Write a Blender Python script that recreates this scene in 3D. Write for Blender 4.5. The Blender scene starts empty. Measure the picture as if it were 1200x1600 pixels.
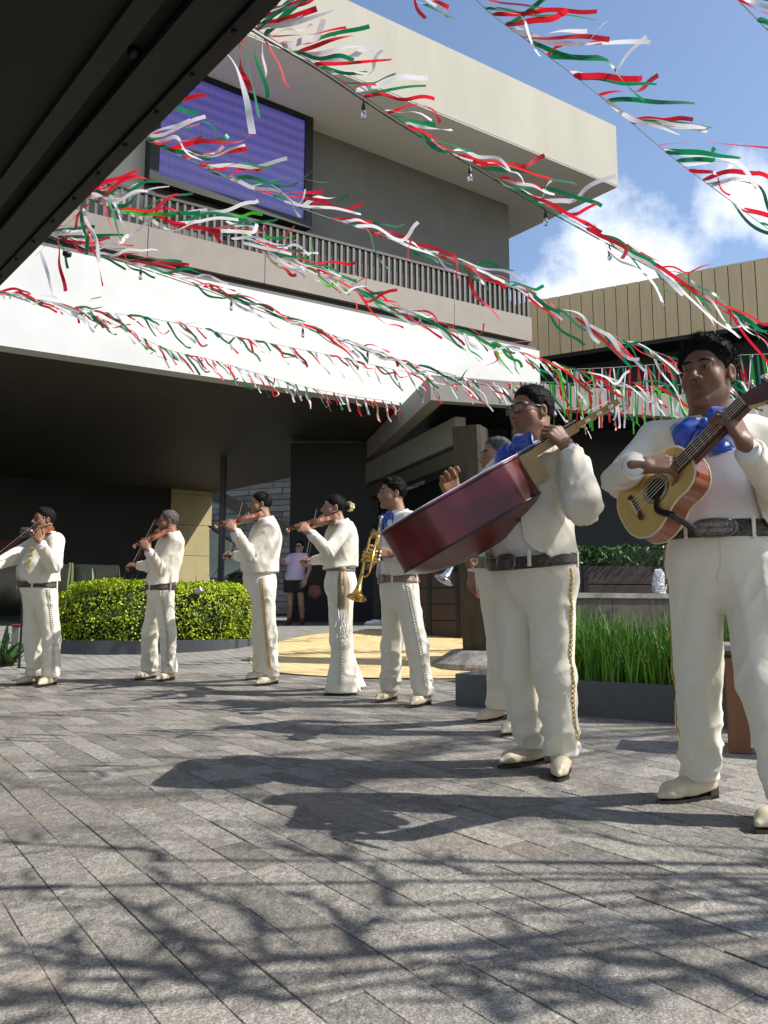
import bpy, math, random
import numpy as np
from mathutils import Vector, Matrix
random.seed(7); RNG = np.random.default_rng(7)
SC = bpy.context.scene
COL = SC.collection
V3 = lambda *a: np.array(a, float)

# ------------------------------------------------------------------ camera
CAM_Z, FPX, PITCH = 0.72, 1200.0, math.atan(150 / 1200.0)
cam_d = bpy.data.cameras.new("camera"); cam = bpy.data.objects.new("camera", cam_d); COL.objects.link(cam)
cam.location = (0, 0, CAM_Z); cam.rotation_euler = (math.pi / 2 + PITCH, 0, 0)
cam_d.sensor_fit = 'VERTICAL'; cam_d.sensor_height = 36.0; cam_d.lens = 36.0 * FPX / 1600.0
cam_d.clip_start = 0.05; cam_d.clip_end = 2000
SC.camera = cam
SC.render.resolution_x, SC.render.resolution_y = 768, 1024
# ------------------------------------------------------------------ light
SUN_EL, SUN_AZ = math.radians(47), math.radians(-9)      # azimuth measured from +X towards +Y
SUN_DIR = V3(math.cos(SUN_EL) * math.cos(SUN_AZ), math.cos(SUN_EL) * math.sin(SUN_AZ), math.sin(SUN_EL))
sun_d = bpy.data.lights.new("sun", 'SUN'); sun_d.energy = 4.8; sun_d.angle = math.radians(0.45); sun_d.color = (1.0, 0.95, 0.86)
sun = bpy.data.objects.new("sun", sun_d); COL.objects.link(sun)
sun.location = (20, -3, 22); sun.rotation_euler = Vector(SUN_DIR).to_track_quat('Z', 'Y').to_euler()
W = bpy.data.worlds.new("World"); SC.world = W; W.use_nodes = True
def build_world():
    nt = W.node_tree; N = nt.nodes; L = nt.links; N.clear()
    out = N.new('ShaderNodeOutputWorld'); bg = N.new('ShaderNodeBackground'); bg.inputs[1].default_value = 0.145
    sky = N.new('ShaderNodeTexSky'); sky.sky_type = 'NISHITA'; sky.sun_disc = False
    sky.sun_elevation = SUN_EL; sky.sun_rotation = math.radians(90) - SUN_AZ
    sky.air_density = 1.0; sky.dust_density = 0.8; sky.ozone_density = 1.2
    tc = N.new('ShaderNodeTexCoord')
    def math_(op, a, b=None, clamp=False):
        n = N.new('ShaderNodeMath'); n.operation = op; n.use_clamp = clamp
        for i, x in enumerate((a, b)):
            if x is None: continue
            if isinstance(x, (int, float)): n.inputs[i].default_value = x
            else: L.new(x, n.inputs[i])
        return n.outputs[0]
    nz = N.new('ShaderNodeTexNoise'); nz.inputs['Scale'].default_value = 9; nz.inputs['Detail'].default_value = 9; nz.inputs['Roughness'].default_value = .62
    L.new(tc.outputs['Generated'], nz.inputs['Vector'])
    nw = N.new('ShaderNodeTexNoise'); nw.inputs['Scale'].default_value = 2.6; nw.inputs['Detail'].default_value = 5
    L.new(tc.outputs['Generated'], nw.inputs['Vector'])
    # cumulus heads spread round the whole sky (direction, angular radius)
    blobs = [((.265, .875, .405), .075), ((.225, .885, .37), .06), ((.30, .88, .36), .085), ((.20, .90, .34), .06), ((.40, .80, .455), .045), ((.44, .80, .43), .035), ((.38, .87, .29), .07),
             ((-.7, .6, .35), .16), ((-.3, -.85, .4), .2), ((.8, -.4, .42), .17), ((.85, .35, .3), .14), ((-.85, -.3, .38), .18), ((.1, -.9, .25), .15), ((-.2, .2, .95), .1)]
    f = None
    for c, r in blobs:
        c = Vector(c).normalized()
        vd = N.new('ShaderNodeVectorMath'); vd.operation = 'DISTANCE'; L.new(tc.outputs['Generated'], vd.inputs[0]); vd.inputs[1].default_value = c
        m = math_('SUBTRACT', 1.0, math_('DIVIDE', vd.outputs['Value'], r))
        f = m if f is None else math_('MAXIMUM', f, m)
    f = math_('MAXIMUM', f, -0.9)
    dens = math_('ADD', math_('MULTIPLY', f, .9), math_('MULTIPLY', math_('SUBTRACT', nz.outputs['Fac'], .5), 2.2))
    dens = math_('MULTIPLY', math_('ADD', dens, .04), 1.7, True)
    haze = math_('MULTIPLY', math_('SUBTRACT', nw.outputs['Fac'], .48), 1.3, True)
    sep = N.new('ShaderNodeSeparateXYZ'); L.new(tc.outputs['Generated'], sep.inputs[0])
    low = math_('SUBTRACT', 1.0, math_('MULTIPLY', math_('ABSOLUTE', sep.outputs[2]), 1.9), True)
    haze = math_('MULTIPLY', haze, math_('ADD', math_('MULTIPLY', low, 1.0), .03), True)
    cl = math_('MAXIMUM', math_('MULTIPLY', dens, .93), math_('MULTIPLY', haze, .75))
    mx = N.new('ShaderNodeMixRGB'); L.new(cl, mx.inputs[0]); L.new(sky.outputs[0], mx.inputs[1]); mx.inputs[2].default_value = (5.9, 6.2, 6.6, 1)
    L.new(mx.outputs[0], bg.inputs[0]); L.new(bg.outputs[0], out.inputs[0])
build_world()
SC.view_settings.view_transform = 'Standard'; SC.view_settings.look = 'None'; SC.view_settings.gamma = 1; SC.view_settings.use_curve_mapping = False
SC.view_settings.exposure = 0.45
SC.render.engine = 'CYCLES'; SC.cycles.use_denoising = True; SC.cycles.max_bounces = 6; SC.cycles.caustics_reflective = False; SC.cycles.caustics_refractive = False

# ------------------------------------------------------------------ measuring helpers: a sight line through the photograph met with a real plane
CP, SP = math.cos(PITCH), math.sin(PITCH); CO = V3(0, 0, CAM_Z)
def ray(u, v):
    x = (u - 600) / FPX; y = (800 - v) / FPX
    return V3(x, CP - y * SP, SP + y * CP)
def atz(u, v, z): d = ray(u, v); return CO + d * (z - CAM_Z) / d[2]
def aty(u, v, Y): d = ray(u, v); return CO + d * Y / d[1]
def onplane(u, v, p, n): d = ray(u, v); return CO + d * (np.dot(p - CO, n) / np.dot(d, n))
def proj(p):
    q = np.asarray(p, float) - CO; z = q[..., 1] * CP + q[..., 2] * SP; y = -q[..., 1] * SP + q[..., 2] * CP
    return np.stack([600 + FPX * q[..., 0] / z, 800 - FPX * y / z], -1)
def norm(v): v = np.asarray(v, float); return v / (np.linalg.norm(v) + 1e-12)
def sstep(a, b, x): t = np.clip((x - a) / (b - a), 0, 1); return t * t * (3 - 2 * t)
def gz(x, y): return 0.42 * sstep(8.5, 13.0, np.asarray(y, float))

# ------------------------------------------------------------------ materials
MATS = {}
def mat(name, col, rough=.6, col2=None, scale=8., bump=0., bscale=None, metal=0., spec=.5, coat=0., emit=None, emit_s=0., trans=0., island=0., detail=6., stretch=None, sheen=0., alpha=1., tone=False, ramp=(.35, .65), sss=0.):
    if name in MATS: return MATS[name]
    m = bpy.data.materials.new(name); m.use_nodes = True; MATS[name] = m
    nt = m.node_tree; N = nt.nodes; L = nt.links; b = N['Principled BSDF']
    b.inputs['Base Color'].default_value = (*col, 1); b.inputs['Roughness'].default_value = rough; b.inputs['Metallic'].default_value = metal
    b.inputs['Specular IOR Level'].default_value = spec; b.inputs['Coat Weight'].default_value = coat; b.inputs['Coat Roughness'].default_value = .08
    b.inputs['Transmission Weight'].default_value = trans; b.inputs['Sheen Weight'].default_value = sheen; b.inputs['Alpha'].default_value = alpha
    if sss: b.inputs['Subsurface Weight'].default_value = sss; b.inputs['Subsurface Radius'].default_value = (.012, .005, .003); b.inputs['Subsurface Scale'].default_value = .5
    if emit: b.inputs['Emission Color'].default_value = (*emit, 1); b.inputs['Emission Strength'].default_value = emit_s
    tc = N.new('ShaderNodeTexCoord'); vec = tc.outputs['Object']
    if stretch:
        mp = N.new('ShaderNodeMapping'); mp.inputs['Scale'].default_value = stretch; L.new(vec, mp.inputs[0]); vec = mp.outputs[0]
    cur = None
    if col2 is not None:
        nz = N.new('ShaderNodeTexNoise'); nz.inputs['Scale'].default_value = scale; nz.inputs['Detail'].default_value = detail; nz.inputs['Roughness'].default_value = .6; L.new(vec, nz.inputs['Vector'])
        rp = N.new('ShaderNodeValToRGB'); rp.color_ramp.elements[0].position = ramp[0]; rp.color_ramp.elements[1].position = ramp[1]
        rp.color_ramp.elements[0].color = (*col, 1); rp.color_ramp.elements[1].color = (*col2, 1)
        L.new(nz.outputs['Fac'], rp.inputs[0]); cur = rp.outputs[0]
    if island or tone:
        if tone:
            a = N.new('ShaderNodeAttribute'); a.attribute_name = 'tone'; src = a.outputs['Fac']
        else:
            g = N.new('ShaderNodeNewGeometry'); src = g.outputs['Random Per Island']
        k = tone if tone else island
        mr = N.new('ShaderNodeMapRange'); mr.inputs['To Min'].default_value = 1 - k; mr.inputs['To Max'].default_value = 1 + k; L.new(src, mr.inputs['Value'])
        hs = N.new('ShaderNodeHueSaturation'); L.new(mr.outputs[0], hs.inputs['Value'])
        if island:
            mh = N.new('ShaderNodeMapRange'); mh.inputs['To Min'].default_value = .5 - .03 * island; mh.inputs['To Max'].default_value = .5 + .05 * island; L.new(src, mh.inputs['Value']); L.new(mh.outputs[0], hs.inputs['Hue'])
        if cur is not None: L.new(cur, hs.inputs['Color'])
        else: hs.inputs['Color'].default_value = (*col, 1)
        cur = hs.outputs[0]
    if cur is not None: L.new(cur, b.inputs['Base Color'])
    if bump:
        nb = N.new('ShaderNodeTexNoise'); nb.inputs['Scale'].default_value = bscale or scale * 3; nb.inputs['Detail'].default_value = 8; L.new(vec, nb.inputs['Vector'])
        bp = N.new('ShaderNodeBump'); bp.inputs['Strength'].default_value = min(1, bump); bp.inputs['Distance'].default_value = .01; L.new(nb.outputs['Fac'], bp.inputs['Height']); L.new(bp.outputs[0], b.inputs['Normal'])
    return m

# ------------------------------------------------------------------ mesh helpers
OFF = {}
class MB:
    """collects shapes (world coordinates) and links them as one mesh object"""
    def __init__(s): s.v = []; s.f = []; s.n = 0; s.tone = []
    def add(s, v, f, tone=None):
        v = np.asarray(v, float).reshape(-1, 3); s.v.append(v)
        for q in f: s.f.append(tuple(int(i) + s.n for i in q))
        s.n += len(v)
        if tone is not None: s.tone += [tone] * len(f)
        return s
    def box(s, c, size, ax=None, bev=0., tone=None):
        c = np.asarray(c, float); h = np.asarray(size, float) / 2
        A = np.eye(3) if ax is None else np.asarray(ax, float)
        if bev <= 0:
            P = np.array([[x, y, z] for z in (-1, 1) for y in (-1, 1) for x in (-1, 1)], float) * h
            return s.add(c + P @ A, [(0, 2, 3, 1), (4, 5, 7, 6), (0, 1, 5, 4), (2, 6, 7, 3), (0, 4, 6, 2), (1, 3, 7, 5)], tone)
        b = min(bev, *(h * .9)); P = []; 
        for z in (-1, 1):
            for y in (-1, 1):
                for x in (-1, 1):
                    q = np.array([x, y, z], float)
                    P += [q * (h - [0, b, b]), q * (h - [b, 0, b]), q * (h - [b, b, 0])]
        i = lambda x, y, z, k: ((z > 0) * 4 + (y > 0) * 2 + (x > 0)) * 3 + k
        F = []
        for k in range(3):
            a, d = [(1, 2), (2, 0), (0, 1)][k]
            for sg in (-1, 1):
                r = []
                for p, q in ((-1, -1), (1, -1), (1, 1), (-1, 1)):
                    t = [0, 0, 0]; t[k] = sg; t[a] = p; t[d] = q; r.append(i(*t, k))
                F.append(r if sg > 0 else r[::-1])
        for k in range(3):
            a, d = [(1, 2), (2, 0), (0, 1)][k]
            for p in (-1, 1):
                for q in (-1, 1):
                    t = [0, 0, 0]; t[a] = p; t[d] = q; t[k] = -1; u = list(t); u[k] = 1
                    r = [i(*t, a), i(*u, a), i(*u, d), i(*t, d)]
                    F.append(r if p * q > 0 else r[::-1])
        for x in (-1, 1):
            for y in (-1, 1):
                for z in (-1, 1):
                    r = [i(x, y, z, 0), i(x, y, z, 1), i(x, y, z, 2)]; F.append(r if x * y * z > 0 else r[::-1])
        return s.add(c + np.array(P) @ A, F, tone)
    def tube(s, pts, r, n=8, caps=True, up=None, flat=1.0):
        pts = np.asarray(pts, float); m = len(pts); r = np.broadcast_to(np.asarray(r, float), (m,))
        T = np.gradient(pts, axis=0); T /= np.linalg.norm(T, axis=1, keepdims=True) + 1e-12
        u = norm(np.cross(T[0], up if up is not None else (V3(0, 0, 1) if abs(T[0][2]) < .9 else V3(1, 0, 0))))
        V = []; a = np.arange(n) * 2 * math.pi / n
        for k in range(m):
            u = norm(u - T[k] * np.dot(u, T[k])); w = np.cross(T[k], u)
            V.append(pts[k] + r[k] * (np.cos(a)[:, None] * u + flat * np.sin(a)[:, None] * w))
        F = [(k * n + j, k * n + (j + 1) % n, (k + 1) * n + (j + 1) % n, (k + 1) * n + j) for k in range(m - 1) for j in range(n)]
        if caps: F += [tuple(range(n))[::-1], tuple((m - 1) * n + j for j in range(n))]
        return s.add(np.concatenate(V), F)
    def lathe(s, c, axis, prof, n=16, caps=True):
        axis = norm(axis); u = norm(np.cross(axis, V3(0, 0, 1) if abs(axis[2]) < .9 else V3(1, 0, 0))); w = np.cross(axis, u)
        a = np.arange(n) * 2 * math.pi / n; V = [np.asarray(c) + axis * h + r * (np.cos(a)[:, None] * u + np.sin(a)[:, None] * w) for h, r in prof]; m = len(prof)
        F = [(k * n + j, k * n + (j + 1) % n, (k + 1) * n + (j + 1) % n, (k + 1) * n + j) for k in range(m - 1) for j in range(n)]
        if caps: F += [tuple(range(n))[::-1], tuple((m - 1) * n + j for j in range(n))]
        return s.add(np.concatenate(V), F)
    def prism(s, poly, d):
        """poly: (n,3) planar outline, extruded by vector d"""
        p = np.asarray(poly, float); n = len(p); d = np.asarray(d, float)
        nn = sum(np.cross(p[i] - p[0], p[(i + 1) % n] - p[0]) for i in range(n))
        if np.dot(nn, d) < 0: p = p[::-1]
        return s.add(np.concatenate([p, p + d]), [tuple(range(n))[::-1], tuple(range(n, 2 * n))] + [(i, (i + 1) % n, n + (i + 1) % n, n + i) for i in range(n)])
    def build(s, name, m, parent=None, smooth=False, kind=None):
        return link(name, np.concatenate(s.v), s.f, m, parent, smooth, kind, s.tone or None)
def mesh_from(name, v, f):
    me = bpy.data.meshes.new(name); v = np.asarray(v, np.float32)
    if isinstance(f, np.ndarray):
        k = f.shape[1]; me.vertices.add(len(v)); me.vertices.foreach_set('co', v.ravel())
        me.loops.add(f.size); me.loops.foreach_set('vertex_index', f.ravel().astype(np.int32))
        me.polygons.add(len(f)); me.polygons.foreach_set('loop_start', np.arange(0, f.size, k, dtype=np.int32)); me.polygons.foreach_set('loop_total', np.full(len(f), k, np.int32))
        me.update(calc_edges=True)
    else:
        me.from_pydata(v.tolist(), [], f); me.update()
    return me
def link(name, v, f, m, parent=None, smooth=False, kind=None, tone=None):
    off = OFF.get(parent.name, np.zeros(3)) if parent is not None else np.zeros(3)
    v = np.asarray(v, float) - off
    me = mesh_from(name, v, f)
    if smooth: me.polygons.foreach_set('use_smooth', np.ones(len(me.polygons), bool))
    if tone is not None:
        a = me.attributes.new('tone', 'FLOAT', 'FACE'); a.data.foreach_set('value', np.asarray(tone, np.float32))
    for mm in (m if isinstance(m, (list, tuple)) else [m]): me.materials.append(mm)
    o = bpy.data.objects.new(name, me); COL.objects.link(o)
    if parent is not None: o.parent = parent
    OFF[o.name] = off
    if kind: o['kind'] = kind
    return o
def thing(name, label, cat, loc=(0, 0, 0), group=None):
    o = bpy.data.objects.new(name, None); COL.objects.link(o); o.location = tuple(float(x) for x in loc); o.empty_display_size = .1
    OFF[o.name] = np.array(loc, float); o['label'] = label; o['category'] = cat
    if group: o['group'] = group
    return o
def tag(o, label, cat, group=None):
    o['label'] = label; o['category'] = cat
    if group: o['group'] = group
    return o
def copy_part(src, parent, loc=None, rot=None):
    c = src.copy(); COL.objects.link(c); c.parent = parent
    if loc is not None: c.location = loc
    if rot is not None: c.rotation_euler = rot
    return c
def smooth_path(P, n):
    """Catmull-Rom through P"""
    P = np.asarray(P, float); m = len(P); Q = np.vstack([2 * P[0] - P[1], P, 2 * P[-1] - P[-2]]); out = []
    for t in np.linspace(0, m - 1 - 1e-9, n):
        i = int(t); x = t - i; a, b, c, d = Q[i:i + 4]
        out.append(.5 * ((2 * b) + (-a + c) * x + (2 * a - 5 * b + 4 * c - d) * x * x + (-a + 3 * b - 3 * c + d) * x ** 3))
    return np.array(out)
def hash_noise(p, seed=0):
    """value noise, p (...,3)"""
    i = np.floor(p).astype(np.int64); f = p - i; f = f * f * (3 - 2 * f)
    def h(a):
        n = (a[..., 0] * 374761393 + a[..., 1] * 668265263 + a[..., 2] * 2147483647 + seed * 1274126177) & 0x7fffffff
        n = ((n ^ (n >> 13)) * 1274126177) & 0x7fffffff
        return ((n ^ (n >> 16)) & 0xffff) / 65535.0
    r = 0
    for dx in (0, 1):
        for dy in (0, 1):
            for dz in (0, 1):
                w = (f[..., 0] if dx else 1 - f[..., 0]) * (f[..., 1] if dy else 1 - f[..., 1]) * (f[..., 2] if dz else 1 - f[..., 2])
                r = r + w * h(i + np.array([dx, dy, dz]))
    return r
# ================================================================== SETTING
M_stone = None
def stone_material():
    m = mat('paving_granite', (.165, .156, .143), .78, (.265, .25, .228), 26, bump=1., bscale=42, tone=.3, spec=.35)
    nt = m.node_tree; N = nt.nodes; L = nt.links; b = N['Principled BSDF']
    # fine speckle, broad warm patches
    src = b.inputs['Base Color'].links[0].from_socket
    tc = N.new('ShaderNodeTexCoord')
    v = N.new('ShaderNodeTexNoise'); v.inputs['Scale'].default_value = 190; v.inputs['Detail'].default_value = 3; L.new(tc.outputs['Object'], v.inputs['Vector'])
    rp = N.new('ShaderNodeValToRGB'); rp.color_ramp.elements[0].position = .38; rp.color_ramp.elements[0].color = (.5, .5, .5, 1); rp.color_ramp.elements[1].position = .66; rp.color_ramp.elements[1].color = (1.6, 1.58, 1.55, 1); L.new(v.outputs['Fac'], rp.inputs[0])
    mx = N.new('ShaderNodeMixRGB'); mx.blend_type = 'MULTIPLY'; mx.inputs[0].default_value = .75; L.new(src, mx.inputs[1]); L.new(rp.outputs[0], mx.inputs[2])
    w = N.new('ShaderNodeTexNoise'); w.inputs['Scale'].default_value = 2.3; w.inputs['Detail'].default_value = 7; L.new(tc.outputs['Object'], w.inputs['Vector'])
    r2 = N.new('ShaderNodeValToRGB'); r2.color_ramp.elements[0].position = .55; r2.color_ramp.elements[0].color = (0, 0, 0, 1); r2.color_ramp.elements[1].position = .75; r2.color_ramp.elements[1].color = (.55, .55, .55, 1); L.new(w.outputs['Fac'], r2.inputs[0])
    m2 = N.new('ShaderNodeMixRGB'); m2.inputs[2].default_value = (.29, .235, .185, 1); L.new(r2.outputs[0], m2.inputs[0]); L.new(mx.outputs[0], m2.inputs[1]); L.new(m2.outputs[0], b.inputs['Base Color'])
    return m
AZP = math.radians(144.0); E1 = V3(math.sin(AZP), math.cos(AZP), 0); E2 = V3(math.cos(AZP) * -1, math.sin(AZP), 0)
def far_paving_material(name, c1, c2, mortar):
    m = bpy.data.materials.new(name); m.use_nodes = True; nt = m.node_tree; N = nt.nodes; L = nt.links; b = N['Principled BSDF']; b.inputs['Roughness'].default_value = .8
    tc = N.new('ShaderNodeTexCoord'); mp = N.new('ShaderNodeMapping'); mp.inputs['Rotation'].default_value = (0, 0, math.radians(54)); L.new(tc.outputs['Object'], mp.inputs[0])
    br = N.new('ShaderNodeTexBrick'); br.inputs['Scale'].default_value = 1; br.inputs['Brick Width'].default_value = .42; br.inputs['Row Height'].default_value = .116; br.inputs['Mortar Size'].default_value = .005
    br.inputs['Color1'].default_value = (*c1, 1); br.inputs['Color2'].default_value = (*c2, 1); br.inputs['Mortar'].default_value = (*mortar, 1); L.new(mp.outputs[0], br.inputs['Vector'])
    nz = N.new('ShaderNodeTexNoise'); nz.inputs['Scale'].default_value = 6; nz.inputs['Detail'].default_value = 10; L.new(tc.outputs['Object'], nz.inputs['Vector'])
    rp = N.new('ShaderNodeValToRGB'); rp.color_ramp.elements[0].color = (.75, .75, .75, 1); rp.color_ramp.elements[1].color = (1.25, 1.24, 1.22, 1); L.new(nz.outputs['Fac'], rp.inputs[0])
    mx = N.new('ShaderNodeMixRGB'); mx.blend_type = 'MULTIPLY'; mx.inputs[0].default_value = 1; L.new(br.outputs['Color'], mx.inputs[1]); L.new(rp.outputs[0], mx.inputs[2]); L.new(mx.outputs[0], b.inputs['Base Color'])
    n2 = N.new('ShaderNodeTexNoise'); n2.inputs['Scale'].default_value = 60; n2.inputs['Detail'].default_value = 6; L.new(tc.outputs['Object'], n2.inputs['Vector'])
    bp = N.new('ShaderNodeBump'); bp.inputs['Strength'].default_value = .7; bp.inputs['Distance'].default_value = .01; L.new(n2.outputs['Fac'], bp.inputs['Height']); L.new(bp.outputs[0], b.inputs['Normal'])
    return m
M_stone = stone_material()
def pavement():
    xs = np.concatenate([np.linspace(-90, -12, 8), np.linspace(-10, 12, 23), np.linspace(14, 90, 8)])
    ys = np.concatenate([np.linspace(-40, 8, 10), np.linspace(8.6, 13.2, 24), np.linspace(14, 120, 10)])
    v = []; 
    for y in ys:
        for x in xs: v.append((x, y, float(gz(x, y)) - .02 * float(1 - sstep(8.6, 8.8, y))))
    nx = len(xs); f = [(j * nx + i, j * nx + i + 1, (j + 1) * nx + i + 1, (j + 1) * nx + i) for j in range(len(ys) - 1) for i in range(nx - 1)]
    g = link('pavement', v, f, far_paving_material('paving_far', (.225, .213, .195), (.27, .256, .235), (.1, .095, .088)), smooth=True, kind='structure')
    bed = MB(); bed.add([(-14, -6, -.0035), (16, -6, -.0035), (16, 8.75, -.0035), (-14, 8.75, -.0035)], [(0, 1, 2, 3)])
    bed.build('joint_bed', mat('joint_sand', (.04, .037, .033), .95, (.36, .31, .25), 4, bump=.5, bscale=80, detail=8, ramp=(.4, .6)), g)
    rng = np.random.default_rng(3); near = []; rest = MB(); roww = .118; stones = []
    for r in range(-110, 120):
        c2 = r * roww; t = -14 + rng.uniform(0, .4)
        while t < 14:
            ln = rng.choice([.17, .23, .29, .36, .44], p=[.15, .25, .28, .2, .12]) + rng.uniform(-.02, .02)
            c = E1 * (t + ln / 2) + E2 * c2; t += ln
            if not (.9 < c[1] < 8.72): continue
            if abs(c[0]) > .56 * c[1] + 1.3: continue
            stones.append((c, ln))
    def key(s):
        c = s[0]; p = proj(np.array([c[0], max(c[1], 1.2), 0])); inf = -40 < p[0] < 1240 and p[1] < 1640
        return (0 if inf else 1, c[1])
    stones.sort(key=key)
    for k, (c, ln) in enumerate(stones):
        dz = max(-.0012, rng.normal(0, .0014)); gap = rng.uniform(.0003, .0022); gl_ = rng.uniform(.0015, .0055); tl = np.clip(rng.normal(0, .0035, 2), -.006, .006)
        up = norm(V3(tl[0], tl[1], 1)); a1 = norm(E1 - up * np.dot(E1, up) + E2 * rng.normal(0, .004)); a2 = np.cross(up, a1)
        ctr = c + V3(0, 0, -.02 + dz); sz = (ln - gl_, roww - gap, .04); tn = float(rng.uniform(0, 1))
        if k < 300:
            MB().box(ctr, sz, [a1, a2, up], bev=.0015, tone=tn).build('paving_stone', M_stone, g)
        else: rest.box(ctr, sz, [a1, a2, up], tone=tn)
    rest.build('far_paving_stones', M_stone, g, kind='stuff')
    # tan painted disc round the pillar
    cx, cy, R = .42, 10.05, 2.12; v = []; f = []; nr, na = 14, 72
    for i in range(nr + 1):
        for j in range(na):
            a = j * 2 * math.pi / na; rr = R * i / nr; x, y = cx + rr * math.cos(a), cy + rr * math.sin(a)
            v.append((x, y, float(gz(x, y)) + .006 + (.008 if y < 8.8 else 0)))
    for i in range(nr):
        for j in range(na): f.append((i * na + j, (i + 1) * na + j, (i + 1) * na + (j + 1) % na, i * na + (j + 1) % na))
    link('painted_circle', v, f, far_paving_material('tan_paving', (.62, .46, .22), (.68, .52, .27), (.38, .28, .14)), smooth=True, kind='structure')
pavement()

# ------------------------------------------------------------------ main building
SB = 1.2
ZB = lambda z: .72 + (z - .72) * SB
M_white = mat('white_render', (.70, .70, .68), .55, (.62, .62, .60), .9, bump=.15, bscale=30)
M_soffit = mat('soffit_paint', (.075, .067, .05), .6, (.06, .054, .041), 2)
M_tan = mat('tan_panel', (.28, .243, .205), .55, (.25, .218, .185), 3, bump=.1)
M_fin = mat('rail_fin_metal', (.13, .118, .105), .5, metal=.2)
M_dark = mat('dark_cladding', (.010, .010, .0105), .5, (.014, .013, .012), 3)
M_olive = mat('olive_grey_render', (.17, .165, .14), .8, (.145, .142, .122), 1.4, bump=.3, bscale=40)
M_slab = mat('beige_concrete', (.45, .425, .355), .8, (.385, .365, .30), 1.6, bump=.25, bscale=25, stretch=(1, 1, .22), ramp=(.3, .75))
M_black = mat('black_metal', (.012, .012, .012), .45, metal=.3)
def unit2(az): a = math.radians(az); return V3(math.sin(a), math.cos(a), 0)
def obox(mb, p0, d, length, n, depth, z0, z1, **k):
    """box along d from p0, going back by depth against n"""
    c = p0 + d * length / 2 - n * depth / 2; c = V3(c[0], c[1], (z0 + z1) / 2)
    return mb.box(c, (length, depth, z1 - z0), [d, n, V3(0, 0, 1)], **k)
def main_building():
    t = thing('main_building', 'beige two-storey building with white fascia band and overhanging concrete roof slab', 'building', (-2, 14, .42))
    dF = unit2(60.5); nF = V3(dF[1], -dF[0], 0); zs = ZB(3.9); zt = ZB(5.28)
    mid = atz(310, 586, zs); R = mid + dF * 7.35; Lp = R - dF * 22
    side = norm(V3(-.68, .73, 0))
    # fascia and soffit slab
    MBf = MB(); obox(MBf, Lp, dF, 22, nF, .3, zs, zt); MBf.build('fascia', M_white, t)
    back = 16.0
    poly = [Lp - nF * .3, R - nF * .3 + side * .02, R + side * back, Lp + side * back]
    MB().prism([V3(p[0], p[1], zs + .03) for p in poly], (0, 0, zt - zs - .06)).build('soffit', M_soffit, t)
    # stepped ledge, tan parapet panels with joints, fins
    q0 = R - nF * .12; 
    led = MB(); obox(led, Lp - nF * .1, dF, 22, nF, 1.2, zt - .01, zt + .1); led.build('ledge', mat('ledge_grey', (.14, .125, .11), .7), t)
    plane_p = R - nF * .22; zb0 = onplane(480, 457, plane_p, nF)[2]; zb1 = onplane(480, 413, plane_p, nF)[2]; zr1 = onplane(480, 366, plane_p, nF)[2]
    pl = 2.05; 
    for i in range(10):
        m = MB(); obox(m, plane_p - dF * ((i + 1) * pl - .006), dF, pl - .012, nF, .16, zb0, zb1); m.build('parapet_panel', M_tan, t)
    m = MB(); obox(m, plane_p - dF * 20.4 - nF * .1, dF, 20.4, nF, .1, zt + .1, zb0 - .002); m.build('parapet_base', M_dark, t)
    m = MB(); obox(m, plane_p - dF * 20.4 - nF * .03, dF, 20.38, nF, .09, zr1, zr1 + .05); m.build('handrail', mat('handrail_dark', (.055, .05, .045), .5), t)
    fin0 = None; sp = .13
    for i in range(int(20 / sp)):
        p = plane_p - dF * (i * sp + .08)
        u = proj(V3(p[0], p[1], zr1))
        if u[0] < -80: break
        if fin0 is None:
            m = MB(); obox(m, p - nF * .04, dF, .045, nF, .07, zb1 + .002, zr1 - .002); fin0 = m.build('railing_fin', M_fin, t); base = p
        else: copy_part(fin0, t, tuple(p - base))
    m = MB(); obox(m, plane_p - dF * 20.3 - nF * .5, dF, 20.2, nF, .03, zb1, zr1 - .05); m.build('railing_back', M_black, t)
    # upper wall and roof slab
    dW = unit2(56.5); nW = V3(dW[1], -dW[0], 0); zw = ZB(8.6); wr = atz(794, 319, zw)
    m = MB(); obox(m, wr - dW * 24, dW, 24, nW, 6, zt + .05, zw + .02); m.build('wall', M_olive, t)
    # a lighter panel of wall left of the screen
    m = MB(); obox(m, aty(226, 300, wr[1] - 3) * 0 + (onplane(225, 290, wr + nW * .06, nW) - dW * 3.4), dW, 3.4, nW, .05, zt + .4, zw - .4); m.build('wall_panel', M_slab, t)
    dS = unit2(58.4); c = atz(966, 291, zw); zst = onplane(962, 197, c, V3(dS[1], -dS[0], 0))[2]; sd = norm(atz(795, 372, zw) - c)
    poly = [c, c - dS * 26, c - dS * 26 + sd * 12, c + sd * 12]
    sl = MB(); sl.prism([V3(p[0], p[1], zw) for p in poly], (0, 0, zst - zw)).build('roof_slab', M_slab, t)
    MB().prism([V3(p[0], p[1], zw - .024) for p in (c + (sd - dS) * .01, c - dS * 25.9 + sd * .01, c - dS * 25.9 + sd * 11.9, c - dS * .01 + sd * 11.9)], (0, 0, .022)).build('slab_bounce_panel', mat('bounce_light_tone', (.88, .86, .78), .7, (.85, .83, .75), 1.2), t)  # panel added under the slab, its pale colour carries bounced light
    # screen
    zl0, zl1 = ZB(6.72), ZB(8.58); pr = onplane(486, 300, wr + nW * .28, nW); pl_ = onplane(231, 300, wr + nW * .28, nW); wdt = float(np.dot(pr - pl_, dW))
    s = thing('video_screen', 'large blue dotted video screen hanging on the upper wall', 'screen', pr)
    fr = MB(); fw = .16
    obox(fr, pr - dW * wdt, dW, wdt, nW, .2, zl0 + .001, zl1)
    fr.build('housing', M_black, s)
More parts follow.
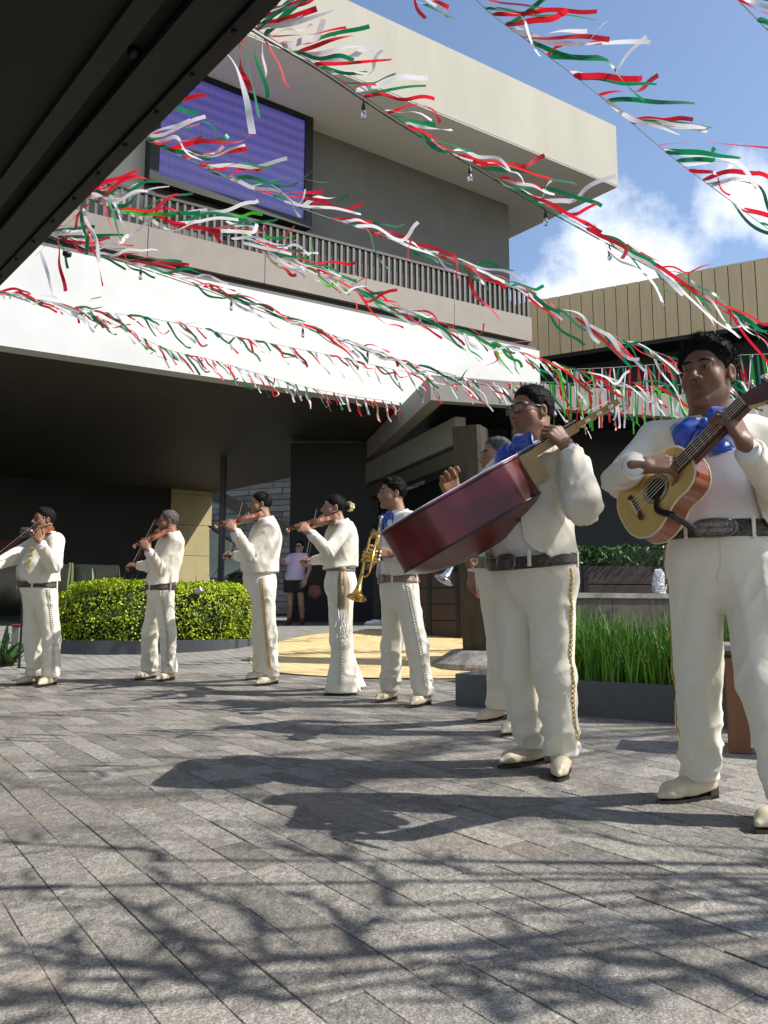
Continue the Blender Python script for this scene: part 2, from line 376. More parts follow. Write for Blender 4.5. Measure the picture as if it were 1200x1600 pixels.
    for nm, a, ln, z0, z1 in (('frame', 0, fw, zl0 - .04, zl1 + .04), ('frame', wdt - fw, fw, zl0 - .04, zl1 + .04), ('frame', fw, wdt - 2 * fw, zl1 - .1, zl1 + .04), ('frame', fw, wdt - 2 * fw, zl0 - .04, zl0 + .1)):
        m = MB(); obox(m, pr - dW * (a + ln) + nW * .06, dW, ln, nW, .08, z0, z1); m.build(nm, M_black, s)
    d = MB(); a = pr - dW * (wdt - fw) + nW * .012; b2 = pr - dW * fw + nW * .012
    d.add([V3(a[0], a[1], zl0 + .1), V3(b2[0], b2[1], zl0 + .1), V3(b2[0], b2[1], zl1 - .1), V3(a[0], a[1], zl1 - .1)], [(0, 1, 2, 3)])
    mm = bpy.data.materials.new('led_display'); mm.use_nodes = True; nt = mm.node_tree; N = nt.nodes; L = nt.links; bs = N['Principled BSDF']; bs.inputs['Base Color'].default_value = (.02, .02, .03, 1); bs.inputs['Roughness'].default_value = .3
    tc = N.new('ShaderNodeTexCoord'); mp = N.new('ShaderNodeMapping'); mp.inputs['Rotation'].default_value = (0, 0, -math.atan2(dW[1], dW[0])); L.new(tc.outputs['Object'], mp.inputs[0])
    def wav(kind, sc, dist, dirn=None):
        w = N.new('ShaderNodeTexWave'); w.wave_type = kind; w.inputs['Scale'].default_value = sc; w.inputs['Distortion'].default_value = dist; w.inputs['Detail'].default_value = 0
        if dirn and kind == 'BANDS': w.bands_direction = dirn
        L.new(mp.outputs[0], w.inputs['Vector']); return w.outputs['Fac']
    w1 = wav('BANDS', 7.5, 0, 'Z'); w2 = wav('BANDS', 7.5, 0, 'X'); w3 = wav('RINGS', 1.6, 1.2)
    r = N.new('ShaderNodeMath'); r.operation = 'MULTIPLY'; L.new(w1, r.inputs[0]); L.new(w2, r.inputs[1])
    cr = N.new('ShaderNodeValToRGB'); e = cr.color_ramp.elements; e[0].color = (.035, .042, .19, 1); e[1].color = (.10, .125, .50, 1); e[1].position = .85; L.new(r.outputs[0], cr.inputs[0])
    c2 = N.new('ShaderNodeMixRGB'); c2.blend_type = 'ADD'; c2.inputs[2].default_value = (.07, .02, .05, 1); L.new(w3, c2.inputs[0]); L.new(cr.outputs[0], c2.inputs[1])
    L.new(c2.outputs[0], bs.inputs['Emission Color']); bs.inputs['Emission Strength'].default_value = .62
    d.build('display', mm, s)
    # lower storey: tan pier, dark shopfront
    dl = dF; pier = atz(328, 900, .95); pier = aty(328, 905, 25.3); p0 = V3(pier[0], pier[1], 0); pw = 1.35
    for k in range(5):
        z0 = .42 + k * 1.0; m = MB(); obox(m, p0 - dl * pw, dl, pw, nF, .5, z0, min(z0 + .985, zs + .02)); m.build('pier_block', mat('tan_stone', (.50, .42, .22), .75, (.44, .37, .2), 3, bump=.2), t)
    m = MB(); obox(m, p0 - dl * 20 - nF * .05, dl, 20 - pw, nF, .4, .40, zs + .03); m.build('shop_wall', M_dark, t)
    sgn = thing('shop_sign', 'dark red sign band on the dark shopfront at far left', 'sign', p0 - dl * 8)
    sg = MB(); pp = p0 - nF * -.06; zc = aty(70, 832, 17)[2]
    obox(sg, p0 - dl * 14 + nF * .3, dl, 9.2, nF, .12, zc - .28, zc + .28); sg.build('sign_panel', mat('dark_red_sign', (.16, .012, .012), .5), sgn)
    for k in range(4):
        m = MB(); obox(m, p0 - dl * (5.0 + k * 2.2) + nF * .02, dl, .1, nF, .05, .42, zc - .3); m.build('mullion', M_black, t)
        m = MB(); obox(m, p0 - dl * (4.9 + k * 2.2) + nF * .01, dl, 2.0, nF, .03, .5, zc - .35); m.build('shop_glass', mat('dark_glass', (.01, .012, .014), .08, spec=.6), t)
    return t
main_building()

def plank_building():
    t = thing('plank_building', 'building faced with upright tan boards above a dark recess at right', 'building', (8, 22, .42))
    a = aty(818, 473, 23.5); z1 = a[2]; b = atz(1200, 402, z1); d = norm(V3(b[0] - a[0], b[1] - a[1], 0)); n = V3(d[1], -d[0], 0)
    if n[1] > 0: n = -n
    z0 = onplane(1020, 531, a, n)[2]
    m_p = mat('tan_board', (.84, .62, .34), .7, (.74, .545, .295), 4, bump=.25, bscale=30, stretch=(1, 1, .15), island=0.)
    w = .345; p0 = V3(a[0], a[1], 0) - d * 3
    first = None
    for k in range(52):
        p = p0 + d * (k * w)
        m = MB(); obox(m, p, d, w - .022, n, .05, z0, z1); m.build('board', m_p, t)
    m = MB(); obox(m, p0 - n * .055, d, 52 * w, n, .3, z0 + .03, z1 - .004); m.build('backing', M_black, t)
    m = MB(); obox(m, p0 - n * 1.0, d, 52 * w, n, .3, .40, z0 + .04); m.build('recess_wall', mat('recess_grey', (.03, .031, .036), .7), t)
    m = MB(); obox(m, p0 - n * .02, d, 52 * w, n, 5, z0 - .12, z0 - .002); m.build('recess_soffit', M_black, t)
plank_building()

def grey_canopy():
    t = thing('entrance_canopy', 'taupe grey entrance canopy with sloping side beam behind the musicians', 'canopy', (3, 14, .42))
    m_c = mat('taupe_metal', (.30, .27, .245), .6, (.27, .245, .225), 2)
    zb, zt = 4.08, 4.5; c = atz(673, 625, zb); c2 = atz(1060, 652, zb); d = norm(c2 - c); n = V3(d[1], -d[0], 0)
    sd = norm(atz(567, 723, zb) - c)
    m = MB(); obox(m, c, d, 16, n, .18, zb, zt); m.build('front_fascia', m_c, t)
    sn = V3(-sd[1], sd[0], 0); sn = sn if sn[0] < 0 else -sn
    p = c - n * .181 - sn * .0; poly = [p, p + sd * 6, p + sd * 6 - sn * .25, p - sn * .25 + d * .0]
    MB().prism([V3(q[0], q[1], zb + .001) for q in poly], (0, 0, zt - zb - .002)).build('side_beam', m_c, t)
    q0 = c - n * .182 - sn * .26
    poly = [q0, q0 + d * 15.5, q0 + d * 15.5 + sd * 6, q0 + sd * 6]
    MB().prism([V3(q[0], q[1], zt - .12) for q in poly], (0, 0, .1)).build('roof_deck', M_black, t)
    # inner bulkheads, the upper one a lighter tan
    k = atz(711, 650, 3.98); kl = atz(567, 726, 3.98); kd = norm(kl - k); kn = V3(-kd[1], kd[0], 0); kn = kn if kn[1] < 0 else -kn
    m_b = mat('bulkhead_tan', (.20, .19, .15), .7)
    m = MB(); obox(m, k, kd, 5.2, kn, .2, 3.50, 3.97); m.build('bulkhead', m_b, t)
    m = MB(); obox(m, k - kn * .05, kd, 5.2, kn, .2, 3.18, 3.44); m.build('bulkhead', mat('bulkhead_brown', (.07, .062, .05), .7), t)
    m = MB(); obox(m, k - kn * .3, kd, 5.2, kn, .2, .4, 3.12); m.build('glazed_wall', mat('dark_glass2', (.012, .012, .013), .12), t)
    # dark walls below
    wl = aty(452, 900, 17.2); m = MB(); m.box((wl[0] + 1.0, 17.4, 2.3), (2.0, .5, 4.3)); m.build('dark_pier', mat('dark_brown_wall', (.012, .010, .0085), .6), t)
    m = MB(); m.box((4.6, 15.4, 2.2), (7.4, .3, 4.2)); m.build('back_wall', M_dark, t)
    m = MB(); m.box((3.05, 15.2, 3.15), (1.5, .08, .22)); m.build('lintel', mat('lintel_grey', (.10, .10, .09), .6), t)
    for x in (2.45, 5.2, 8.): 
        m = MB(); m.box((x, 13.6, 2.2), (.35, .35, 4.3)); m.build('column', M_dark, t)
grey_canopy()

def near_canopy():
    z = 3.0; a = atz(440, 0, z); b = atz(0, 447, z); d = norm(b - a); n = V3(d[1], -d[0], 0); n = -n if n[0] > 0 else n   # n points into the canopy
    t = thing('overhead_canopy', 'dark steel canopy edge hanging over the upper left corner', 'canopy', a)
    m_k = mat('dark_steel', (.011, .011, .0105), .45, (.007, .007, .007), 5, bump=.3, bscale=60, metal=.2)
    p0 = a - d * 5
    m = MB(); obox(m, p0, d, 14, -n, .07, z, z + .28); m.build('edge_beam', m_k, t)
    m = MB(); obox(m, p0 + n * .075, d, 14, -n, .16, z + .02, z + .05); m.build('flange', m_k, t)
    m = MB(); obox(m, p0 + n * .071, d, 14, -n, 6.2, z + .09, z + .2); m.build('deck', mat('soffit_black', (.012, .012, .009), .7), t)
    m = MB(); obox(m, p0 + n * .3, d, 14, -n, .09, z + .05, z + .088); m.build('inner_beam', m_k, t)
    b0 = None
    for k in range(34):
        p = p0 + d * (k * .34 + 2.2) + n * .05
        for dn, zz in ((.0, z - .002),):
            q = p + n * dn
            if b0 is None:
                mm = MB(); mm.lathe(V3(q[0], q[1], zz), (0, 0, -1), [(0, .012), (.006, .011), (.01, .005)], 8); b0 = mm.build('rivet', m_k, t, True); bq = q
            else: copy_part(b0, t, tuple(q - bq))
    for u, v in ((105, 395), (110, 230), (210, 80), (235, 90), (33, 320)):
        p = atz(u, v, z + .085); mm = MB(); mm.lathe(p, (0, 0, -1), [(0, .03), (.02, .028), (.03, .012)], 10); mm.build('fixing', m_k, t, True)
near_canopy()

def passage():
    t = thing('stone_wall', 'sunlit grey coursed stone wall seen through the passage beneath the building', 'wall', (-4, 31, .42))
    m_s = mat('coursed_stone', (.33, .31, .27), .8, (.22, .21, .19), 6, bump=.5, stretch=(.4, .4, 3), tone=.3)
    rng = np.random.default_rng(5); A = np.array([[.93, -.36, 0], [.36, .93, 0], [0, 0, 1]])
    for k in range(34):
        z = .6 + k * .24; x = -6.5 + rng.uniform(0, .4)
        while x < 6:
            w = rng.uniform(.9, 1.9); c = V3(-2.5, 30, z) + A[0] * (x + w / 2) + A[1] * rng.uniform(0, .05)
            if -9 < c[0] < 1.5: MB().box(c, (w - .03, .3, .215), A, tone=float(rng.uniform())).build('stone', m_s, t)
            x += w
    c = V3(-2.5, 30.3, 4.5); MB().box(c, (13, .3, 8.4), A).build('wall_core', M_black, t)
    st = thing('outdoor_stair', 'dark stair flight rising behind the slick-haired violinist', 'stair', (-3.6, 25, .42))
    m_d = mat('stair_dark', (.05, .055, .06), .6); 
    a = aty(340, 772, 27); b = aty(452, 826, 27)
    n = 9
    for i in range(n):
        p = a + (b - a) * (i + .5) / n; MB().box((p[0], 27, p[2]), (abs(b[0] - a[0]) / n - .01, 1.2, .16)).build('step', m_d, st)
    dd = norm(b - a); MB().box((a + b) / 2 + V3(0, -.62, -.12), (np.linalg.norm(b - a) + .2, .06, .42), [dd, V3(0, 1, 0), np.cross(dd, V3(0, 1, 0))]).build('stringer', m_d, st)
    gl = thing('glass_balustrade', 'pale blue glass balustrade panels behind the pole', 'balustrade', (-4.4, 22, .42))
    m_g = mat('balustrade_glass', (.55, .68, .70), .12, spec=.6)
    pts = [aty(326, 820, 22), aty(372, 868, 22), aty(398, 880, 22), aty(326, 905, 22)]
    MB().prism([aty(327, 826, 22), aty(366, 852, 22), aty(330, 902, 22), aty(327, 902, 22)], (0, .03, 0)).build('glass_panel', m_g, gl)
    MB().prism([aty(368, 853, 22), aty(402, 876, 22), aty(345, 902, 22), aty(332, 902, 22)], (0, .03, 0)).build('glass_panel', m_g, gl)
    MB().tube([aty(326, 822, 21.95), aty(404, 874, 21.95)], .03).build('handrail', M_fin, gl)
    pp = aty(345, 906, 19.5); pt = aty(341, 772, 19.5)
    pl = thing('grey_pole', 'grey metal pole standing beside the tan pier', 'pole', pp)
    MB().tube([V3(pp[0], pp[1], .42), V3(pp[0], pp[1], 5.4)], .085, 12).build('shaft', mat('pole_grey', (.17, .18, .19), .5, metal=.3), pl, True)
    MB().lathe((pp[0], pp[1], .42), (0, 0, 1), [(0, .16), (.03, .16), (.05, .1)], 12).build('base_plate', M_fin, pl)
passage()
# ================================================================== PLANTS, PLANTERS, FURNITURE
def leaves(P, Nn, size, rng, aspect=.5, spread=.9):
    """leaf-sized diamonds at P facing roughly along Nn; returns verts, faces"""
    n = len(P); d = Nn + rng.normal(0, spread, (n, 3)); d /= np.linalg.norm(d, axis=1, keepdims=True)
    a = rng.normal(0, 1, (n, 3)); u = np.cross(d, a); u /= np.linalg.norm(u, axis=1, keepdims=True) + 1e-9; w = np.cross(d, u)
    s = (size * rng.uniform(.6, 1.3, n))[:, None]
    v = np.stack([P - u * s, P + w * s * aspect + d * s * .12, P + u * s, P - w * s * aspect + d * s * .12], 1).reshape(-1, 3)
    return v, np.arange(4 * n).reshape(n, 4)
M_leaf_y = mat('hedge_leaf', (.27, .36, .010), .55, (.42, .47, .015), 3, island=.45, spec=.4)
M_leaf_d = mat('dark_leaf', (.03, .085, .018), .5, (.05, .12, .025), 3, island=.4, spec=.5)
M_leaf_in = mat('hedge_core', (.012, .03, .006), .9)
M_planter = mat('planter_metal', (.075, .08, .088), .6, (.06, .065, .07), 4, bump=.1)
M_soil = mat('soil', (.04, .028, .018), .95, (.07, .05, .03), 40, bump=1)
def hedge():
    # outline on the ground (clockwise), rounded right end
    c0 = V3(-3.18, 10.95, 0); z0, z1 = .17, 1.07
    t = thing('clipped_hedge', 'bright yellow-green clipped hedge in a low curved grey planter', 'hedge', (c0[0], c0[1], .17))
    rx, ry = 1.33, .72
    def outline(k, n=64, pw=2.6):
        a = np.linspace(0, 2 * math.pi, n, endpoint=False); x = np.sign(np.cos(a)) * np.abs(np.cos(a)) ** (2 / pw); y = np.sign(np.sin(a)) * np.abs(np.sin(a)) ** (2 / pw)
        d = unit2(80); nn = V3(d[1], -d[0], 0)
        return c0 + (x * (rx + k))[:, None] * d - (y * (ry + k))[:, None] * nn
    rng = np.random.default_rng(11); core = MB()
    P = []; Nn = []
    n = 64; ring0 = outline(-.08); 
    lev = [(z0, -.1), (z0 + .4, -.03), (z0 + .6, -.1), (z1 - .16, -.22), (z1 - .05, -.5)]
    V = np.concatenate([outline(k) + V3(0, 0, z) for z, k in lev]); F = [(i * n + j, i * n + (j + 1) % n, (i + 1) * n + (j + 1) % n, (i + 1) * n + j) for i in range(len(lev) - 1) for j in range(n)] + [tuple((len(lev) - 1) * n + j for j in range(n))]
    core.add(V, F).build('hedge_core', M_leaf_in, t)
    m = 26000; z = rng.uniform(0, 1, m); side = rng.uniform(0, 1, m) < .62
    o = outline(0, 256); idx = rng.integers(0, 256, m); ctr = c0[None]
    bulge = np.where(z < .55, .02 + .05 * np.sin(z * 3), .07 - .8 * (z - .55) ** 1.5)
    out = (o[idx] - ctr); nrm = out / np.linalg.norm(out, axis=1, keepdims=True)
    Ps = o[idx] + nrm * bulge[:, None] + np.stack([0 * z, 0 * z, z0 + .02 + z * (z1 - z0 - .03)], 1)
    k = np.sqrt(rng.uniform(0, 1, m)); Pt = ctr + out * (k * .97)[:, None]; edge = np.clip((k - .55) / .45, 0, 1); Pt[:, 2] = z1 - .15 * edge ** 2
    Pall = np.where(side[:, None], Ps, Pt); Nall = np.where(side[:, None], nrm + V3(0, 0, .35), V3(0, 0, 1.)[None] + 0 * nrm)
    lump = hash_noise(Pall * 6.0, 3) - .5; Pall = Pall + Nall * (lump * .13)[:, None] + rng.normal(0, .012, Pall.shape)
    v, f = leaves(Pall, Nall, .0195, rng, .55, .75); link('foliage', v, f, M_leaf_y, t, kind='stuff')
    ob = np.concatenate([outline(.1) + V3(0, 0, .10), outline(.1) + V3(0, 0, .30), outline(.06) + V3(0, 0, .30), outline(.06) + V3(0, 0, .2)])
    MB().add(ob, [(i * n + j, i * n + (j + 1) % n, (i + 1) * n + (j + 1) % n, (i + 1) * n + j) for i in range(3) for j in range(n)]).build('planter_edge', M_planter, t)
    s = aty(311, 930, 10.35); sp = thing('garden_spotlight', 'small grey garden spotlight poking out of the clipped hedge', 'spotlight', s)
    MB().tube([s + V3(-.06, .02, -.12), s + V3(-.02, 0, .0)], .02, 8).build('stem', M_black, sp); MB().box(s + V3(.0, 0, .06), (.1, .14, .07), [norm(V3(1, 0, .5)), V3(0, 1, 0), norm(V3(-.5, 0, 1))], bev=.01).build('lamp_head', mat('lamp_grey', (.35, .36, .37), .4, metal=.5), sp)
hedge()
def leafy_plant(name, label, cat, p, h, r, n, seed, m, blade=(.25, .03), group=None):
    """rosette of long arching blades"""
    t = thing(name, label, cat, p, group); rng = np.random.default_rng(seed); mb = MB()
    for k in range(n):
        a = rng.uniform(0, 2 * math.pi); lean = rng.uniform(.15, 1.0); L = h * rng.uniform(.7, 1.1); dr = V3(math.cos(a), math.sin(a), 0); pr = V3(-dr[1], dr[0], 0)
        q = [p + dr * r * lean * s ** 1.4 + V3(0, 0, L * (s - .45 * lean * s * s)) for s in np.linspace(0, 1, 6)]
        w = blade[1] * np.array([.6, 1, 1, .8, .5, .05]); V = []
        for i in range(6): V += [q[i] - pr * w[i], q[i] + V3(0, 0, -.25 * w[i]), q[i] + pr * w[i]]
        mb.add(V, [(3 * i + j, 3 * i + j + 1, 3 * i + j + 4, 3 * i + j + 3) for i in range(5) for j in range(2)])
    mb.build('foliage', m, t, True); MB().tube([p, p + V3(0, 0, .12 * h)], [.04, .03], 7).build('stem', M_soil, t)
    return t
for k, (u, Y, h, r, n, lb) in enumerate(((150, 12.6, 1.15, .55, 26, 'dark fern-like plant left behind the clipped hedge'), (195, 12.9, 1.05, .7, 24, 'dark fern-like plant in the middle behind the clipped hedge'), (255, 12.7, .95, .6, 22, 'dark leafy plant beside the second violinist behind the hedge'), (300, 12.4, .9, .5, 18, 'broad leafed plant right end behind the clipped hedge'))):
    p = aty(u, 930, Y); p[2] = float(gz(0, Y)); leafy_plant('fern_plant', lb, 'plant', p, h, r, n, 20 + k, M_leaf_d, (.3, .035), 'plants behind the hedge')
def cactus():
    p = aty(101, 950, 10.8); p[2] = .2; t = thing('column_cactus', 'tall green column cactus behind the leftmost violinist', 'cactus', p)
    a = np.arange(16) * 2 * math.pi / 16; V = []; zs = np.linspace(0, 1.15, 9)
    for z in zs:
        r = .055 * (1 - .5 * (z / 1.15) ** 6) * (1 + .22 * np.cos(a * 8)); V.append(np.stack([p[0] + r * np.cos(a) + .05 * z, p[1] + r * np.sin(a), p[2] + z + 0 * a], 1))
    MB().add(np.concatenate(V), [(i * 16 + j, i * 16 + (j + 1) % 16, (i + 1) * 16 + (j + 1) % 16, (i + 1) * 16 + j) for i in range(8) for j in range(16)] + [tuple(8 * 16 + j for j in range(16))]).build('stem', mat('cactus_green', (.09, .15, .04), .6, (.2, .2, .1), 30), t)
    q = V3(p[0] + .06, p[1] - .02, p[2] + .45); MB().tube(smooth_path([q, q + V3(.1, 0, .02), q + V3(.13, 0, .2)], 6), [.03, .035, .035, .035, .03, .012], 8).build('arm', MATS['cactus_green'], t, True)
cactus()
def left_bits():
    p = aty(28, 975, 9.6); p[2] = float(gz(0, 9.6)); t = thing('marker_post', 'short pale grey post behind the leftmost violinist', 'post', p)
    MB().box(p + V3(0, 0, .22), (.10, .1, .42), bev=.008).build('shaft', mat('pale_post', (.30, .28, .27), .6, (.26, .25, .24), 9), t); MB().box(p + V3(0, 0, .445), (.12, .12, .03), bev=.008).build('cap', mat('post_cap', (.2, .03, .03), .5), t)
    for k, (u, v) in enumerate(((8, 955), (20, 978))):
        q = aty(u, v, 9.3); q[2] = float(gz(0, 9.3)); leafy_plant('low_plant', ('low broad leafed plant at the left picture edge', 'small low plant near the pale post')[k], 'plant', q, .55 - .2 * k, .4, 10, 70 + k, M_leaf_d, (.3, .05))
    q = aty(38, 832, 9.0); s = thing('stage_spotlight', 'dark round spotlight on a stand beside the leftmost violinist', 'spotlight', V3(q[0], q[1], .03))
    MB().tube([V3(q[0] + .03, q[1], .03), q + V3(.03, 0, -.08)], .015, 8).build('stand', M_black, s); MB().lathe(q + V3(.03, 0, 0), (-1, -.3, 0), [(-.1, .035), (-.02, .06), (.06, .065), (.07, .05)], 14).build('lamp_head', mat('spot_black', (.03, .03, .03), .25, spec=.7), s, True)
    MB().tube([V3(q[0] + .03 + .2 * math.cos(a), q[1] + .2 * math.sin(a), float(gz(0, 9)) + .012) for a in (0, 2.1)], .01, 6).build('foot', M_black, s)
left_bits()
# grass planter
def grass_planter():
    zt = .235; A = atz(712, 1103, 0); B = atz(1062, 1131, 0); d = norm(B - A); n = V3(d[1], -d[0], 0); n = n if n[1] < 0 else -n; L = 4.2; D = .62
    t = thing('grass_planter', 'long low charcoal metal planter full of tall green grass', 'planter', A)
    for nm, p, ln, dd, m in (('side', A, L, .02, 0), ('side', A - n * (D - .02), L, .02, 0)):
        mb = MB(); obox(mb, p, d, ln, n, dd, 0, zt); mb.build('side_panel', M_planter, t)
    for p in (A, A + d * (L - .02)):
        mb = MB(); obox(mb, p - n * .021, d, .02, n, D - .042, 0, zt); mb.build('end_panel', M_planter, t)
    mb = MB(); obox(mb, A + d * .021 - n * .021, d, L - .042, n, D - .042, .01, zt - .03); mb.build('soil', M_soil, t)
    rng = np.random.default_rng(5); N = 5200; s = rng.uniform(.62, L - .05, N); w = rng.uniform(.04, D - .04, N)
    cl = np.round(s * 7) / 7; s = s + (cl - s) * rng.uniform(0, .7, N)
    P = A + d * s[:, None] - n * w[:, None]; P[:, 2] = zt - .04
    a = rng.uniform(0, 2 * math.pi, N); ln = rng.uniform(.32, .60, N) * (1 + .3 * (hash_noise(P * 3, 5) - .5)) + .15 * (rng.uniform(0, 1, N) > .95); lean = rng.uniform(.02, .24, N)
    dr = np.stack([np.cos(a), np.sin(a), 0 * a], 1); fa = rng.uniform(0, 2 * math.pi, N); pr = np.stack([np.cos(fa), np.sin(fa), 0 * a], 1) * (rng.uniform(.0028, .0055, N))[:, None]
    V = []; 
    for i, sg in enumerate((0, .4, .75, 1)):
        q = P + dr * (lean * sg ** 2)[:, None]; q[:, 2] += ln * (sg - .18 * sg ** 3 * lean / .2); k = (1, .95, .65, .05)[i]; V += [q - pr * k, q + pr * k]
    V = np.stack(V, 1).reshape(-1, 3); b = np.arange(N)[:, None, None] * 8
    F = (b + np.array([[0, 1, 3, 2], [2, 3, 5, 4], [4, 5, 7, 6]])[None]).reshape(-1, 4)
    o = link('tall_grass', V, F, mat('grass_blade', (.075, .20, .015), .5, (.17, .32, .03), 5, island=.5, spec=.4), t, kind='stuff')
grass_planter()
M_wood = mat('orange_wood', (.22, .085, .032), .5, (.13, .05, .02), 5, bump=.25, bscale=40, stretch=(1, 1, .12))
M_wood_d = mat('planter_wood', (.055, .033, .023), .65, (.036, .022, .016), 5, bump=.3, bscale=40, stretch=(.15, 1, 1))
def bench():
    p = atz(1140, 1178, 0); d = norm(V3(1, -.42, 0)); n = V3(d[1], -d[0], 0); t = thing('wooden_bench', 'orange-brown wooden bench with grey top behind the rightmost musician', 'bench', p)
    top = .52; w = .34
    for k in range(3): 
        mb = MB(); c = p + d * .62 - n * (.06 + k * .115 + .0); mb.box(V3(c[0], c[1], top), (1.36, .108, .035), [d, n, V3(0, 0, 1)], bev=.006); mb.build('slat', mat('bench_top', (.34, .30, .29), .6, (.28, .245, .235), 6, bump=.2), t)
    for a in (.0, 1.16):
        for q in (.01, .26):
            mb = MB(); c = p + d * (a + .05) - n * (q + .05); mb.box(V3(c[0], c[1], .235), (.1, .1, .47), [d, n, V3(0, 0, 1)], bev=.006); mb.build('leg', M_wood, t)
    for q in (.0, .28):
        mb = MB(); c = p + d * .63 - n * (q + .03); mb.box(V3(c[0], c[1], .42), (1.12, .05, .12), [d, n, V3(0, 0, 1)], bev=.005); mb.build('apron', M_wood, t)
bench()
def pillar():
    b = aty(752, 1012, 9.35); zb = float(gz(0, 9.35)); b[2] = zb; topc = aty(734, 670, 9.35)
    t = thing('wooden_pillar', 'thick brown timber pillar standing on a round stone base', 'pillar', b)
    mp = mat('pillar_timber', (.07, .046, .02), .7, (.022, .016, .009), 7, bump=.8, bscale=30, stretch=(1, 1, .25)); rng = np.random.default_rng(2)
    V = []; nz, na = 24, 28; a = np.arange(na) * 2 * math.pi / na
    for i in range(nz):
        s = i / (nz - 1); c = b + V3(0, 0, .12) + (topc - b - V3(0, 0, .12)) * s
        pts = np.stack([np.cos(a), np.sin(a), 0 * a + s * 4], 1); r = .205 * (1 + .06 * (hash_noise(pts * 2.2, 8) - .5)) * np.minimum(1.22, 1 / np.maximum(abs(np.cos(a + .5)), abs(np.sin(a + .5)))) * .93
        V.append(np.stack([c[0] + r * np.cos(a), c[1] + r * np.sin(a), c[2] + 0 * a], 1))
    MB().add(np.concatenate(V), [(i * na + j, i * na + (j + 1) % na, (i + 1) * na + (j + 1) % na, (i + 1) * na + j) for i in range(nz - 1) for j in range(na)] + [tuple((nz - 1) * na + j for j in range(na))]).build('shaft', mp, t)
    MB().lathe(b + V3(0, 0, -.05), (0, 0, 1), [(0, .60), (.06, .60), (.09, .585), (.22, .37), (.235, .35), (.235, .24), (.17, .22)], 14, False).build('stone_base', mat('rough_stone', (.17, .16, .15), .85, (.30, .285, .27), 14, bump=1, bscale=30), t)
pillar()
def fountain():
    zr = .86; A = aty(826, 930, 7.0); t = thing('fountain', 'low brown stone fountain with wet rim and white water jet', 'fountain', (2.4, 7.4, .0))
    a0 = aty(872, 925, 7.06); b0 = aty(1050, 911, 7.55); d = norm(V3(b0[0] - a0[0], b0[1] - a0[1], 0)); n = V3(d[1], -d[0], 0)
    p = V3(a0[0], a0[1], 0); m_w = mat('fountain_stone', (.05, .037, .028), .5, (.08, .062, .05), 6, bump=.4, bscale=30, stretch=(1, 1, .3))
    for k in range(6):
        mb = MB(); obox(mb, p + d * (k * .6 + .003), d, .594, n, .12, 0, zr - .05); mb.build('wall_panel', m_w, t)
    mb = MB(); obox(mb, p + n * .03 - d * .03, d, 3.7, n, .2, zr - .048, zr); mb.build('rim', mat('wet_rim', (.16, .15, .13), .12, (.25, .24, .20), 8, bump=.3), t)
    mb = MB(); obox(mb, p - n * .171, d, 3.6, n, .5, 0, zr - .03); mb.build('water', mat('fountain_water', (.06, .075, .07), .05, bump=.6, bscale=12), t)
    j = aty(1034, 925, 7.62); rng = np.random.default_rng(9); P = []
    N = 1500; h = rng.uniform(0, 1, N); r = (.02 + .06 * np.sin(h * 2.6)) * np.sqrt(rng.uniform(0, 1, N)) * (1.15 - h * .5); a = rng.uniform(0, 6.28, N)
    P = np.stack([j[0] - .02 + r * np.cos(a), j[1] + r * np.sin(a), zr - .06 + h * .30], 1); v, f = leaves(P, P - j, .009, rng, .8, 1.5)
    link('water_jet', v, f, mat('foam', (.85, .87, .9), .3), t, kind='stuff')
fountain()
def box_planter(label, c, d, L, D, z0, z1, seed, lh, n, group=None, boards=4):
    nn = V3(d[1], -d[0], 0); nn = nn if nn[1] < 0 else -nn; t = thing('box_planter', label, 'planter', (c[0], c[1], z0), group); h = (z1 - z0) / boards; p = V3(c[0], c[1], 0) - d * L / 2
    for k in range(boards):
        mb = MB(); obox(mb, p, d, L, nn, .03, z0 + k * h + .006, z0 + (k + 1) * h - .006); mb.build('board', M_wood_d, t)
        mb = MB(); obox(mb, p - nn * .031, d, .03, nn, D - .03, z0 + k * h + .006, z0 + (k + 1) * h - .006); mb.build('board', M_wood_d, t)
    mb = MB(); obox(mb, p - nn * .06 + d * .04, d, L - .08, nn, D - .1, z0, z1 - .03); mb.build('liner', M_soil, t)
    for s in (.22, .78):
        mb = MB(); obox(mb, p + d * (L * s) + nn * .012, d, .06, nn, .011, z0, z1); mb.build('strap', M_black, t)
    rng = np.random.default_rng(seed); cc = V3(c[0], c[1], z1) - nn * D / 2
    q = rng.normal(0, 1, (n, 3)); q /= np.linalg.norm(q, axis=1, keepdims=True); q[:, 2] = abs(q[:, 2]); k = rng.uniform(.75, 1.05, n)[:, None]
    q = np.sign(q) * np.abs(q) ** .6
    P = cc + k * (q[:, :1] * d * L * .5 + q[:, 1:2] * nn * D * .55 + q[:, 2:] * V3(0, 0, lh)); P += (hash_noise(P * 5, seed) - .5)[:, None] * .12
    v, f = leaves(P, q, .028, rng, .55, .9); link('foliage', v, f, M_leaf_d, t, kind='stuff')
    V = [cc + .8 * (x * d * L * .5 + y * nn * D * .5) + V3(0, 0, z) for z, k in ((0, 1), (lh * .75, 1)) for x, y in ((-k, -k), (k, -k), (k, k), (-k, k))]
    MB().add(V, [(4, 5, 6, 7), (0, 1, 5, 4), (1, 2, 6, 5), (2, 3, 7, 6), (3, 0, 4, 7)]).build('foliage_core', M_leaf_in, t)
c = aty(985, 915, 9.2); box_planter('slatted timber planter with dark green hedge behind the fountain', V3(c[0] + .3, 9.2, 0), norm(V3(1, .12, 0)), 3.2, .7, float(gz(0, 9.2)) + .3, aty(985, 884, 9.2)[2], 31, .26, 5200)
